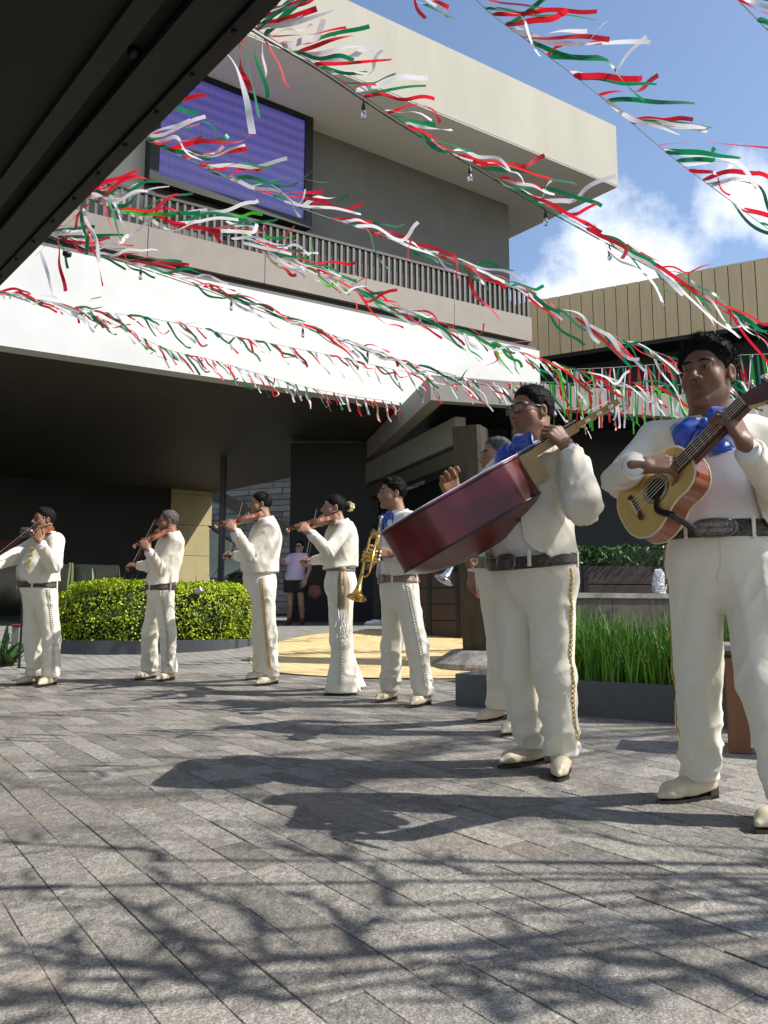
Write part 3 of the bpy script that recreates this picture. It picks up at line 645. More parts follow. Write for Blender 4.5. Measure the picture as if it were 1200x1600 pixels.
c = aty(690, 952, 11.4); box_planter('small slatted timber planter with bushy plant by the brown pillar', V3(c[0], 11.4, 0), norm(V3(1, -.5, 0)), .8, .7, float(gz(0, 11.4)), aty(690, 893, 11.4)[2], 32, .45, 1800)
c = aty(378, 922, 15.5); box_planter('timber planter with bright shrub below the glass balustrade', V3(c[0], 15.5, 0), norm(V3(1, 0, 0)), .62, .6, float(gz(0, 15.5)) + .05, aty(378, 903, 15.5)[2], 33, .12, 700)
def potted():
    p = aty(752, 940, 11.9); p[2] = float(gz(0, 11.9)); t = thing('leafy_shrub', 'dark green shrub between the silver trumpet and the brown pillar', 'shrub', p); rng = np.random.default_rng(44); n = 1600
    q = rng.normal(0, 1, (n, 3)); q /= np.linalg.norm(q, axis=1, keepdims=True); P = p + V3(-.15, 0, .62) + q * V3(.38, .35, .6) * rng.uniform(.4, 1, n)[:, None] ** .5
    v, f = leaves(P, q, .04, rng, .5, .9); link('crown', v, f, M_leaf_d, t, kind='stuff'); MB().tube([p, p + V3(0, 0, .5)], [.03, .02], 6).build('trunk', M_soil, t)
potted()

# shade trees outside the picture whose branches draw the shadows on the paving
def shade_tree(name, label, base, top, seed, targets, hr, rad=.11):
    t = thing(name, label, 'tree', base, 'shade trees beside the plaza'); rng = np.random.default_rng(seed); bark = mat('bark', (.09, .07, .05), .9, (.05, .04, .03), 12, bump=.8)
    tr = MB(); path = smooth_path([base, base + (top - base) * .4 + V3(.15, .1, 0), top], 10); tr.tube(path, np.linspace(rad, rad * .5, 10), 10); tr.build('trunk', bark, t, True)
    limb = MB(); LP = []; LN = []
    for (sx, sy, ex, ey, w) in targets:
        # a branch whose shadow runs from (sx,sy) to (ex,ey) on the ground
        h0 = rng.uniform(*hr); h1 = h0 + rng.uniform(-.3, .25)
        f = lambda x, y, h: V3(x, y, 0) + SUN_DIR / SUN_DIR[2] * h
        a, b = f(ex, ey, h0), f(sx, sy, h1); mid = (a + b) / 2 + rng.normal(0, .06, 3)
        pts = smooth_path([a, mid, b], 9); limb.tube(pts, np.linspace(w * 1.15, w * .35, 9), 5)
        root = path[-1 - int(rng.integers(0, 3))]; limb.tube(smooth_path([root, (root + a) / 2 + V3(0, 0, .3), a], 6), np.linspace(.014, .010, 6), 5)
        k = 12
        for i in range(k):
            s = rng.uniform(.12, 1); q = pts[min(8, int(s * 8))]; dr = norm(pts[-1] - pts[0]) + rng.normal(0, .55, 3); ln = rng.uniform(.08, .22) * (w / .014) ** .5
            LP.append((q, norm(dr), ln))
    limb.build('branches', bark, t)
    lm = MB(); 
    for q, d, ln in LP:
        pr = norm(np.cross(d, rng.normal(0, 1, 3))) * ln * .07
        lm.add([q, q + d * ln * .5 + pr, q + d * ln, q + d * ln * .5 - pr], [(0, 1, 2, 3)])
    lm.build('foliage', M_leaf_d, t)
def G2(u, v): p = atz(u, v, 0); return p[0], p[1]
tg1 = []
for a, b, w in (((0, 1318), (250, 1345), .02), ((0, 1365), (100, 1385), .02), ((170, 1402), (370, 1530), .022), ((240, 1378), (420, 1455), .02), ((60, 1475), (300, 1520), .022), ((0, 1462), (280, 1512), .018), ((0, 1552), (215, 1570), .022),
                ((440, 1325), (610, 1415), .018), ((480, 1400), (570, 1490), .02), ((400, 1440), (500, 1500), .022), ((380, 1540), (440, 1562), .018), ((700, 1480), (1000, 1560), .022), ((770, 1485), (1200, 1565), .024), ((640, 1540), (790, 1590), .024), ((950, 1430), (1200, 1455), .02), ((1030, 1380), (1200, 1395), .018), ((1050, 1400), (1200, 1440), .018), ((470, 1320), (560, 1345), .014), ((650, 1345), (740, 1365), .014), ((900, 1300), (1000, 1320), .012), ((1120, 1335), (1200, 1345), .014)):
    s, e = G2(*a), G2(*b); tg1.append((*s, *e, w))
shade_tree('shade_tree', 'tree beside the plaza outside the picture, throwing the near branch shadows', V3(6.4, 1.6, 0), V3(5.4, 1.8, 2.7), 4, tg1, (2.9, 3.7))
tg2 = []; rng_ = np.random.default_rng(77)
for k in range(64):
    v = rng_.uniform(1000, 1300) if k < 48 else rng_.uniform(985, 1060); u = rng_.uniform(-40, 620) if v > 1080 else rng_.uniform(0, 800)
    s = V3(*G2(u, v), 0) if v > 1065 else V3((u - 600) / 1200 * 9, rng_.uniform(7.3, 11.5), 0); e = s + V3(rng_.uniform(.3, .9), rng_.uniform(-.28, .1), 0); tg2.append((s[0], s[1], e[0], e[1], rng_.uniform(.006, .013)))
def clear(t4, h):   # keep only branches that stay outside the picture
    for x, y in ((t4[0], t4[1]), (t4[2], t4[3])):
        p = V3(x, y, 0) + SUN_DIR / SUN_DIR[2] * h; q = proj(p); 
        if -80 < q[0] < 1290 and -90 < q[1]: return False
    return True
tg2 = [t for t in tg2 if clear(t, 7.6) and clear(t, 8.8)]
shade_tree('shade_tree', 'taller tree beside the plaza outside the picture, throwing the fine far shadows', V3(9.5, 4.2, 0), V3(7.8, 4.0, 7.2), 5, tg2, (7.8, 8.6), .16)
# ================================================================== GARLANDS
M_rib = [mat('ribbon_red', (.70, .012, .03), .3, sheen=.3, spec=.5), mat('ribbon_white', (.80, .80, .83), .4, sheen=.3), mat('ribbon_green', (.004, .20, .075), .3, sheen=.3), mat('ribbon_lime', (.06, .48, .02), .4)]
for m_ in M_rib:   # thin satin lets some light through
    nt = m_.node_tree; N = nt.nodes; L = nt.links; b = N['Principled BSDF']; o = N['Material Output']; tr = N.new('ShaderNodeBsdfTranslucent'); tr.inputs[0].default_value = b.inputs['Base Color'].default_value; mx = N.new('ShaderNodeMixShader'); mx.inputs[0].default_value = .45
    L.new(b.outputs[0], mx.inputs[1]); L.new(tr.outputs[0], mx.inputs[2]); L.new(mx.outputs[0], o.inputs[0])
M_cord = mat('cord_black', (.02, .02, .02), .6); M_cordw = mat('cord_pale', (.5, .5, .48), .6)
def ribbon_strip(p, d0, ln, w, rng, wind, droop, wav, n=20):
    """one ribbon: starts at p heading d0, fluttering; returns verts, faces"""
    q = [np.array(p, float)]; d = norm(d0); ph = rng.uniform(0, 6.28); fr = rng.uniform(1.0, 2.0); step = ln / (n - 1); D = [d]; sidea = norm(np.cross(d, rng.normal(0, 1, 3)))
    kink = int(rng.integers(8, n)) if rng.uniform() < .55 else 99; turn = rng.normal(0, 1.0); kz_ = rng.uniform(-.12, .34)
    for i in range(1, n):
        s = i / (n - 1); d = norm(d + wind * .10 + V3(0, 0, -droop * .13) + sidea * wav * .36 * math.cos(ph + fr * 6.28 * s))
        if kink <= i < kink + 4: d = norm(d + sidea * turn * .42 + V3(0, 0, kz_))
        q.append(q[-1] + d * step); D.append(d)
    tw = rng.uniform(-1.6, 1.6); t0 = rng.uniform(0, 6.28); u = norm(np.cross(D[0], V3(.2, .9, .3))); V = []
    for i in range(n):
        u = norm(u - D[i] * np.dot(u, D[i])); v = np.cross(D[i], u); a = t0 + tw * 1.6 * i / (n - 1); ww = w * (.45 if i == 0 else 1)
        e = u * math.cos(a) + v * math.sin(a); V += [q[i] - e * ww / 2, q[i] + e * ww / 2]
    return np.array(V), [(2 * i, 2 * i + 1, 2 * i + 3, 2 * i + 2) for i in range(n - 1)]
def garland(label, ctrl, cord_r, seed, n_rib, ln, w, wind_l, wind_r, droop, wav=.5, cord=None, bulbs=(), lime=0., span=None, group='tricolour ribbon garlands across the plaza', jitter=.5, straight=False):
    """ctrl: (u, v, Y) sight points with their real distances"""
    rng = np.random.default_rng(seed); P = smooth_path([aty(*c) for c in ctrl], 60); t = thing('ribbon_garland', label, 'garland', P[0], group)
    MB().tube(P, cord_r, 5).build('cord', cord or M_cord, t)
    a, b = span or (0, 1)
    for k in range(n_rib):
        s = a + (b - a) * min(1, max(0, ((k // 3) * 3 + 1.5 + rng.normal(0, jitter)) / n_rib)); x = s * 59; i = min(58, int(x)); p = P[i] + (P[i + 1] - P[i]) * (x - i)
        f = (s - a) / (b - a); wd = np.array(wind_l) * (1 - f) + np.array(wind_r) * f; dr = droop[0] * (1 - f) + droop[1] * f
        d0 = wd + rng.normal(0, .28, 3) + V3(0, 0, -.25 * dr); L_ = 1.35 * (ln[0] * (1 - f) + ln[1] * f) * rng.uniform(.55, 1.25)
        ci = (0, 1, 2)[k % 3]
        if rng.uniform() < lime: ci = 3
        v, fc = ribbon_strip(p, d0, L_, 1.08 * w * rng.uniform(.7, 1.15), rng, norm(wd) * (0 if straight else 1), dr, wav * rng.uniform(.3, 1.3))
        link('ribbon', v, fc, M_rib[ci], t, True)
    return t, P
def light_string(label, ctrl, bulb_uv, seed):
    P = smooth_path([aty(*c) for c in ctrl], 60); t = thing('string_lights', label, 'string lights', P[0], 'bulb strings across the plaza'); MB().tube(P, .0045, 6).build('cable', M_cord, t)
    pr = proj(P); m_b = mat('bulb_glass', (.9, .9, .88), .05, trans=.95, spec=.5); m_k = mat('bulb_socket', (.015, .015, .015), .5)
    for u in bulb_uv:
        i = int(np.argmin(abs(pr[:, 0] - u))); p = P[i]
        so = MB(); so.lathe(p, (0, 0, -1), [(-.004, .004), (.015, .005), (.034, .012), (.056, .014), (.064, .011)], 12); s = so.build('socket', m_k, t, True)
        gb = MB(); gb.lathe(p + V3(0, 0, -.062), (0, 0, -1), [(0, .010), (.015, .013), (.034, .019), (.049, .016), (.058, .008), (.061, .002)], 12, False); g = gb.build('bulb', m_b, s, True)
        MB().tube([p + V3(0, 0, -.064), p + V3(.003, 0, -.094), p + V3(-.003, 0, -.083), p + V3(0, 0, -.068)], .0012, 4).build('filament', mat('filament', (.5, .35, .15), .4, metal=.6), s)
WR = (1, -.15, .12)
garland('topmost ribbon garland crossing the open sky at upper right', [(690, -60, 3.6), (760, 15, 3.7), (840, 75, 3.8), (940, 152, 4.0), (1050, 245, 4.2), (1150, 320, 4.4), (1290, 425, 4.7)], .0025, 1, 45, (.36, .42), .026, (1, -.1, -.05), (1, -.1, -.25), (.02, .12), .35, M_cordw)
garland('short piece of ribbon garland in the top right corner', [(1130, -25, 3.0), (1165, 12, 3.1), (1215, 62, 3.3), (1280, 120, 3.5)], .0025, 2, 9, (.25, .3), .024, (1, 0, -.1), (1, 0, -.2), (.1, .1), .4, M_cordw)
garland('few ribbons of a garland end at the top edge over the roof slab', [(600, -50, 4.2), (640, -10, 4.2), (665, 5, 4.25), (720, -30, 4.4)], .002, 3, 6, (.18, .18), .022, (.8, 0, -.5), (.8, 0, -.2), (.3, .3), .4, M_cordw)
c2 = [(385, 35, 3.9), (410, 52, 4.0), (500, 105, 4.2), (620, 185, 4.5), (740, 255, 4.8), (850, 320, 5.1), (980, 392, 5.5), (1100, 460, 6.0), (1210, 530, 6.5), (1300, 590, 7.0)]
garland('long ribbon garland with light bulbs running below the roof slab', c2, .002, 4, 90, (.34, .46), .026, (1, -.2, .35), (.7, -.2, -.75), (-.05, .7), .45)
light_string('bulb string beside the long ribbon garland below the roof slab', [(u - 2, v + 5, Y) for u, v, Y in c2], (567, 727, 847, 946), 1)
garland('ribbon garland crossing in front of the video screen', [(205, 205, 4.6), (235, 222, 4.7), (330, 265, 4.9), (470, 325, 5.3), (600, 368, 5.7), (720, 410, 6.1), (830, 462, 6.6), (960, 525, 7.2), (1075, 568, 7.8), (1200, 610, 8.4)], .002, 5, 92, (.38, .42), .026, (1, -.2, .25), (.75, -.2, -.7), (-.05, .65), .5, M_cordw)
garland('ribbon garland passing just below the video screen along the fin railing', [(120, 300, 5.2), (160, 320, 5.3), (250, 345, 5.6), (330, 362, 5.9), (420, 395, 6.2), (500, 425, 6.5), (600, 478, 7.0), (700, 512, 7.4), (800, 545, 7.9), (930, 585, 8.6), (1050, 610, 9.2)], .002, 6, 87, (.38, .42), .026, (.9, -.2, .2), (.8, -.2, -.55), (.05, .5), .5, lime=.08)
c5 = [(70, 360, 6.6), (110, 378, 6.7), (200, 408, 7.0), (330, 452, 7.4), (450, 498, 7.9), (560, 538, 8.4), (650, 570, 8.8), (760, 598, 9.4), (860, 612, 10.0)]
garland('ribbon garland with light bulbs across the upper part of the white fascia', c5, .0025, 7, 102, (.36, .36), .026, (.95, -.1, .15), (.75, -.1, -.6), (.1, .55), .5)
light_string('bulb string beside the garland across the upper white fascia', [(u, v + 4, Y) for u, v, Y in c5], (220, 360, 478, 578), 2)
garland('ribbon garland along the middle of the white fascia', [(-30, 450, 7.4), (30, 462, 7.6), (120, 482, 7.9), (250, 500, 8.3), (380, 528, 8.8), (520, 556, 9.4), (640, 582, 9.9), (760, 596, 10.4), (880, 606, 10.9)], .0025, 8, 114, (.26, .32), .024, (.85, -.1, -.1), (.6, -.1, -.75), (.15, .6), .45)
garland('lowest ribbon garland along the bottom edge of the white fascia', [(100, 478, 8.6), (160, 498, 8.8), (260, 545, 9.2), (330, 562, 9.5), (400, 583, 9.8), (480, 605, 10.2), (560, 620, 10.7), (632, 630, 11.2)], .0025, 9, 108, (.24, .22), .024, (.7, -.1, -.4), (.4, -.1, -.8), (.25, .6), .6)
garland('ribbon garland between the video screen and the white fascia', [(345, 340, 7.0), (400, 385, 7.2), (450, 405, 7.4), (500, 428, 7.6), (600, 470, 8.1), (720, 515, 8.7), (840, 560, 9.4), (940, 590, 10.0)], .002, 10, 75, (.34, .36), .024, (.9, -.1, .05), (.75, -.1, -.65), (.1, .55), .5, lime=.15)
garland('curtain of straight hanging ribbons behind the guitarron player', [(790, 596, 9.6), (880, 598, 9.7), (980, 604, 9.8), (1080, 600, 9.9)], .0025, 11, 60, (.40, .42), .024, (.03, -.05, -1), (.08, -.05, -1), (1, 1), .08, M_cordw, lime=.35, straight=True, jitter=1.0)
garland('second curtain of straight ribbons hanging from a pale cord behind the rightmost head', [(860, 578, 9.2), (960, 574, 9.3), (1060, 566, 9.4), (1140, 556, 9.4), (1230, 552, 9.5)], .0025, 12, 66, (.46, .52), .027, (.1, -.05, -1), (.22, -.05, -1), (1, 1), .1, M_cordw, lime=.12, straight=True, jitter=1.0)
garland('loose ribbons dangling from the dark canopy edge above the video screen', [(345, 95, 3.7), (375, 62, 3.75), (395, 50, 3.8), (440, 80, 3.9)], .001, 13, 6, (.42, .3), .03, (.3, -.1, -1), (.5, -.1, -.8), (.8, .6), .25)
garland('loose ribbons dangling from the canopy beam left of the screen', [(55, 400, 5.6), (110, 345, 5.4), (150, 310, 5.2), (190, 300, 5.3)], .001, 14, 9, (.36, .42), .024, (.45, -.1, -.9), (.5, -.1, -.8), (.6, .5), .35)
# ================================================================== PEOPLE: implicit surfaces
def cone(P, a, b, ra, rb):
    a = np.asarray(a, float); ab = np.asarray(b, float) - a; t = np.clip(((P - a) @ ab) / (ab @ ab + 1e-9), 0, 1)
    return np.linalg.norm(P - a - t[:, None] * ab, axis=1) - (ra + (rb - ra) * t)
def ell(P, c, r, A=None):
    q = P - c
    if A is not None: q = q @ A.T
    k0 = np.linalg.norm(q / r, axis=1); k1 = np.linalg.norm(q / (np.asarray(r) ** 2), axis=1) + 1e-9
    return k0 * (k0 - 1) / k1
def smin(a, b, k): h = np.clip(.5 + .5 * (b - a) / k, 0, 1); return b + (a - b) * h - k * h * (1 - h)
def ssub(a, b, k): return -smin(-a, b, k)     # a minus b
def surfnet(f, lo, hi, h):
    lo = np.asarray(lo, float); n = np.ceil((np.asarray(hi) - lo) / h).astype(int) + 1; c = 4; nc = n // c + 2
    ax = [lo[i] + np.arange(nc[i]) * h * c for i in range(3)]; G = np.stack(np.meshgrid(*ax, indexing='ij'), -1).reshape(-1, 3)
    Dc = f(G).reshape(nc); near = np.abs(Dc) < h * c * 2.0
    ix = [np.minimum((np.arange(n[i]) + c // 2) // c, nc[i] - 1) for i in range(3)]
    D = Dc[np.ix_(*ix)].copy(); M = near[np.ix_(*ix)]; I = np.argwhere(M); D[M] = f(lo + I * h)
    s = D < 0; cnt = np.zeros(n - 1, np.int8)
    for dx in (0, 1):
        for dy in (0, 1):
            for dz in (0, 1): cnt += s[dx:n[0] - 1 + dx, dy:n[1] - 1 + dy, dz:n[2] - 1 + dz]
    act = (cnt > 0) & (cnt < 8); C = np.argwhere(act); idx = np.full(act.shape, -1, np.int64); idx[act] = np.arange(len(C))
    cor = np.array([[x, y, z] for x in (0, 1) for y in (0, 1) for z in (0, 1)]); Vc = np.stack([D[C[:, 0] + k[0], C[:, 1] + k[1], C[:, 2] + k[2]] for k in cor], 1)
    acc = np.zeros((len(C), 3)); num = np.zeros(len(C))
    for a in range(8):
        for b in range(a + 1, 8):
            if np.abs(cor[a] - cor[b]).sum() != 1: continue
            va, vb = Vc[:, a], Vc[:, b]; x = (va < 0) != (vb < 0); t = np.where(x, va / np.where(x, va - vb, 1), 0)
            acc += np.where(x[:, None], cor[a] + t[:, None] * (cor[b] - cor[a]), 0); num += x
    V = lo + (C + acc / num[:, None]) * h; F = []
    for k in range(3):
        o = [(1, 2), (2, 0), (0, 1)][k]; sl = [slice(None)] * 3; s0 = list(sl); s0[k] = slice(0, -1); s1 = list(sl); s1[k] = slice(1, None)
        ch = s[tuple(s0)] != s[tuple(s1)]; E = np.argwhere(ch); u, w = o; ok = (E[:, u] > 0) & (E[:, w] > 0) & (E[:, u] < n[u] - 1) & (E[:, w] < n[w] - 1); E = E[ok]
        du = np.zeros(3, int); du[u] = 1; dw = np.zeros(3, int); dw[w] = 1
        g = lambda q: idx[q[:, 0], q[:, 1], q[:, 2]]
        Q = np.stack([g(E - du - dw), g(E - dw), g(E), g(E - du)], 1); neg = ~s[E[:, 0], E[:, 1], E[:, 2]]; Q[neg] = Q[neg][:, ::-1]; F.append(Q)
    F = np.concatenate(F); F = F[(F >= 0).all(1)]
    return V, F
def folds(P, A, amp, sc, seed):
    """cloth creases: ridged noise stretched along the rows of A"""
    q = (P @ A.T) * sc; n = hash_noise(q, seed); m = hash_noise(q * 2.1 + 7.3, seed + 1)
    return -amp * ((1 - np.abs(2 * n - 1)) ** 1.7 - .4 + .5 * ((1 - np.abs(2 * m - 1)) ** 1.7 - .4))
def limb_fold(P, a, b, ft, fa, skew, seed):
    ax = norm(np.asarray(b) - a); r1 = norm(np.cross(ax, V3(.31, .9, .2))); r2 = np.cross(ax, r1); q = P - a; t = q @ ax; u = q @ r1; v = q @ r2; R = np.sqrt(u * u + v * v) + 1e-6; c, s = u / R, v / R
    n = hash_noise(np.stack([t * ft + skew * s + .6 * skew * c, c * fa + 11., s * fa + 5.], 1), seed); return (1 - np.abs(2 * n - 1)) ** 1.8 - .38
def frame_from(z, y):
    z = norm(z); y = norm(np.asarray(y) - z * np.dot(y, z)); return np.array([np.cross(y, z), y, z])
def merge(parts):
    V = []; F = []; n = 0
    for v, f in parts: V.append(v); F.append(np.asarray(f) + n); n += len(v)
    return np.concatenate(V), np.concatenate(F)

HCURL = {'fret': ((48, 62, 40),) * 4, 'bow': ((52, 55, 35),) * 4, 'relaxed': ((18, 26, 18), (22, 30, 20), (28, 34, 22), (32, 38, 24)), 'open': ((35, 62, 45), (48, 70, 45), (52, 72, 45), (50, 66, 40)), 'strum': ((22, 34, 22), (30, 38, 24), (36, 42, 26), (40, 44, 26)), 'grip': ((60, 75, 50),) * 4}
def hand_mesh(W, d, back, side, pose, h, s=1.0, thumb=None):
    """W wrist, d finger direction, back = back of the hand, side +1 left / -1 right"""
    d = norm(d); back = norm(np.asarray(back) - d * np.dot(back, d)); lat = np.cross(back, d) * (-side)     # towards the thumb
    segs = []; C = HCURL[pose]
    ys = (.031, .0105, -.0105, -.030); ln = ((.044, .027, .021), (.048, .030, .022), (.044, .028, .021), (.034, .021, .019)); rr = (.0092, .0095, .0090, .0080)
    for k in range(4):
        p = V3(.090 - .006 * abs(k - 1.2), ys[k], .002 * (1.5 - abs(k - 1.5))); a = 0; segs.append((V3(.012, ys[k] * .62, 0), p, .0145, .0115, .012)); fan = (ys[k] * 1.6)
        for j in range(3):
            a += math.radians(C[k][j]); q = p + ln[k][j] * V3(math.cos(a), fan * .6 * (1 - j * .3), -math.sin(a)); r0 = rr[k] * (1 - .1 * j); segs.append((p, q, r0, rr[k] * (1 - .1 * (j + 1)), .0035)); p = q
    tb = thumb or (V3(.018, .026, -.010), V3(.050, .050, -.026), V3(.078, .056, -.034), V3(.100, .050, -.040))
    for i in range(3): segs.append((tb[i], tb[i + 1], (.016, .0115, .0100)[i], (.0115, .010, .008)[i], .007 if i else .012))
    segs.append((V3(-.030, 0, 0), V3(.012, 0, 0), .026, .025, .012))
    R = np.array([d, lat, back]); inv_s = 1 / s
    def f(P):
        D = None
        for a, b, ra, rb, k in segs:
            x = cone(P, a, b, ra, rb); D = x if D is None else smin(D, x, k)
        return D
    v, F = surfnet(f, (-.09, -.075, -.115), (.20, .095, .05), h); F = F[:, ::-1] if np.linalg.det(R) < 0 else F
    return W + (v * s) @ R, F

def head_parts(c, fwd, up, s, nb, o, h):
    """returns (skin verts, faces, local verts), hair mesh, eyes"""
    R = frame_from(up, fwd); nl = (nb - c) @ R.T / s; fat = o.get('fat', 0.); neck_r = o.get('neck_r', .056); jw = 1 + .10 * fat
    def skin(P):
        Q = P * V3(1, 1, 1); Q = Q.copy(); Q[:, 0] = np.abs(Q[:, 0])
        d = ell(Q, V3(0, -.016, .036), V3(.0755, .095, .088)); d = smin(d, ell(Q, V3(0, .024, -.03), V3(.061 * jw, .066, .088)), .022)
        d = smin(d, ell(Q, V3(.040 * jw, .044, -.026), V3(.024 + .008 * fat, .028, .030 + .01 * fat)), .02)
        d = smin(d, cone(Q, V3(.050 * jw, -.004, -.060), V3(.016, .066, -.097), .017 + .006 * fat, .016), .022); d = smin(d, ell(Q, V3(0, .074, -.098), V3(.020, .016, .016)), .014)
        if fat > .3: d = smin(d, ell(Q, V3(0, .025, -.108), V3(.052, .055, .036)), .03)
        d = smin(d, cone(Q, V3(0, .081, .031), V3(.042, .066, .028), .011, .011), .012)
        d = ssub(d, ell(Q, V3(.031, .096, .011), V3(.0165, .017, .0105)), .010)
        d = smin(d, ell(Q, V3(.031, .0735, .0105), V3(.0145, .0125, .0125)), .003)
        d = np.maximum(d, -ell(Q, V3(.031, .0885, .0095), V3(.0122, .014, .0036))) if h < .0036 else ssub(d, cone(Q, V3(.020, .0905, .0085), V3(.042, .0835, .0085), .0016, .0012), .002)
        d = smin(d, cone(Q, V3(.019, .083, .0195), V3(.044, .075, .0175), .0042, .0036), .004)
        d = smin(d, cone(Q, V3(0, .085, .022), V3(0, .1085, -.023), .0085, .0120), .010); d = smin(d, ell(Q, V3(.0145, .0965, -.029), V3(.0100, .011, .0085)), .006)
        d = ssub(d, ell(Q, V3(.0065, .104, -.0345), V3(.0038, .005, .003)), .002)
        d = smin(d, ell(Q, V3(0, .078, -.056), V3(.028, .012, .018)), .014); d = smin(d, cone(Q, V3(0, .0880, -.0525), V3(.022, .079, -.0560), .0046, .0024), .004); d = smin(d, cone(Q, V3(0, .0865, -.0640), V3(.019, .079, -.0605), .0056, .003), .004)
        d = ssub(d, cone(Q, V3(0, .0935, -.0580), V3(.024, .0825, -.0585), .0016, .001), .002)
        d = smin(d, cone(P, V3(0, -.028, -.045), nl + V3(0, 0, -.03), neck_r, neck_r * 1.14), .028)
        E = Q - V3(.079, -.010, -.003); ca, sa = math.cos(.42), math.sin(.42); E = np.stack([E[:, 0] * ca + E[:, 1] * sa, -E[:, 0] * sa + E[:, 1] * ca, E[:, 2]], 1)
        e = ell(E, V3(0, 0, 0), V3(.0085, .0175, .031)); e = ssub(e, ell(E, V3(.0085, .002, .003), V3(.006, .0105, .0195)), .004)
        return smin(d, e, .006)
    v, F = surfnet(skin, (-.1, -.13, min(-.15, nl[2] - .01)), (.1, .13, .14), h)
    style = o.get('hair', 'short'); hl = o.get('hairline', 0.)
    ky = np.array([-.13, -.075, -.035, -.012, .012, .035, .055, .075, .12]); kz = np.array([-.062, -.055, -.03, .022, .006, .035, .062 + hl, .078 + hl, .082 + hl])
    if style == 'woman': kz = np.array([-.06, -.055, -.03, .012, .005, .03, .055, .072, .08])
    th = o.get('hair_t', .012); cu = o.get('curl', .004)
    def hair(P):
        Q = P.copy(); Q[:, 0] = np.abs(Q[:, 0]); line = np.interp(P[:, 1], ky, kz) + .008 * (hash_noise(P * 60, 9) - .5) - .014 * np.clip((Q[:, 0] - .03) / .04, 0, 1) * (P[:, 1] > .04)
        tk = np.clip((P[:, 2] - line) / o.get('fade', .05), 0, 1); tk = tk * tk * (3 - 2 * tk); d = ell(Q, V3(0, -.016, .036), V3(.0755, .095, .088)) - .0025 - th * .85 * tk * (.55 + .45 * np.clip(P[:, 2] / .1, 0, 1))
        d = d + tk * cu * (hash_noise(P * o.get('hair_f', 70.) * V3(1, .6, 1), 5) - .5) * 2
        if o.get('quiff'): d = smin(d, ell(Q, V3(0, .055, .108), V3(.05, .035, .020)) + cu * (hash_noise(P * 90, 6) - .5) * 2, .02)
        d = np.maximum(d, (line - P[:, 2]) * .7)
        if style == 'woman': d = smin(d, ell(P, V3(0, -.125, .018), V3(.042, .036, .04)), .015)
        if style == 'long': d = smin(d, ell(P, V3(0, -.075, -.06), V3(.075, .045, .11)), .03)
        return d
    hv = None
    if style != 'none': hv = surfnet(hair, (-.105, -.18, -.2), (.105, .13, .16), h * 1.1)
    loc = v.copy(); hv = (c + (hv[0] * s) @ R, hv[1]) if hv else None
    T = lambda p: c + (np.asarray(p, float) * s) @ R
    return (c + (v * s) @ R, F, loc), hv, T, R
def sphere(c, r, n=10, A=None):
    V = []; F = []; m = n // 2 + 1
    for i in range(m):
        t = math.pi * i / (m - 1)
        for j in range(n): a = 2 * math.pi * j / n; V.append((math.sin(t) * math.cos(a), math.sin(t) * math.sin(a), math.cos(t)))
    V = np.array(V) * r
    if A is not None: V = V @ A
    return V + c, [(i * n + j, (i + 1) * n + j, (i + 1) * n + (j + 1) % n, i * n + (j + 1) % n) for i in range(m - 1) for j in range(n)]

M_suit = mat('cream_suit', (.77, .725, .62), .75, (.745, .70, .59), 5, bump=.12, bscale=500, sheen=.25, spec=.3)
def creases(m, sc, dist):
    nt = m.node_tree; N = nt.nodes; L = nt.links; b = N['Principled BSDF']; tc = N.new('ShaderNodeTexCoord'); nz = N.new('ShaderNodeTexNoise'); nz.inputs['Scale'].default_value = sc; nz.inputs['Detail'].default_value = 2.5; nz.inputs['Distortion'].default_value = 1.2; L.new(tc.outputs['Object'], nz.inputs['Vector'])
    bp = N.new('ShaderNodeBump'); bp.inputs['Strength'].default_value = .6; bp.inputs['Distance'].default_value = dist; L.new(nz.outputs['Fac'], bp.inputs['Height']); old = b.inputs['Normal'].links[0].from_node; L.new(bp.outputs[0], old.inputs['Normal'])
creases(M_suit, 10, .007)
M_seam = mat('seam_thread', (.58, .54, .45), .8)
M_pipe = mat('ivory_piping', (.80, .77, .69), .5)
M_shirt = mat('white_shirt', (.78, .77, .79), .7, bump=.08, bscale=300, spec=.3)
M_boot = mat('cream_leather', (.62, .54, .40), .35, (.55, .47, .34), 9, spec=.5); M_sole = mat('dark_sole', (.02, .014, .01), .5)
M_gold = mat('gold_trim', (.68, .42, .10), .3, metal=.9); M_silver = mat('silver_trim', (.62, .60, .52), .3, metal=.9)
M_belt = mat('tooled_leather', (.035, .022, .016), .45, (.10, .085, .06), 55, bump=.9, bscale=90, ramp=(.5, .62)); M_buckle = mat('pewter', (.22, .21, .19), .35, (.10, .095, .085), 40, metal=.8, bump=.4)
M_beltc = mat('tan_belt', (.26, .17, .12), .5, (.2, .13, .09), 30, bump=.4)
M_hair = mat('black_hair', (.0045, .004, .0038), .6, (.010, .009, .008), 60, bump=.4, bscale=220, spec=.12); M_hairg = mat('greying_hair', (.022, .02, .019), .55, (.11, .105, .10), 110, bump=.5, bscale=200, spec=.3)
M_blue = mat('royal_blue_satin', (.003, .055, .42), .35, (.005, .07, .52), 8, sheen=.5, spec=.5)
M_eyew = mat('eye_white', (.26, .23, .21), .25); M_iris = mat('iris', (.012, .008, .006), .1)
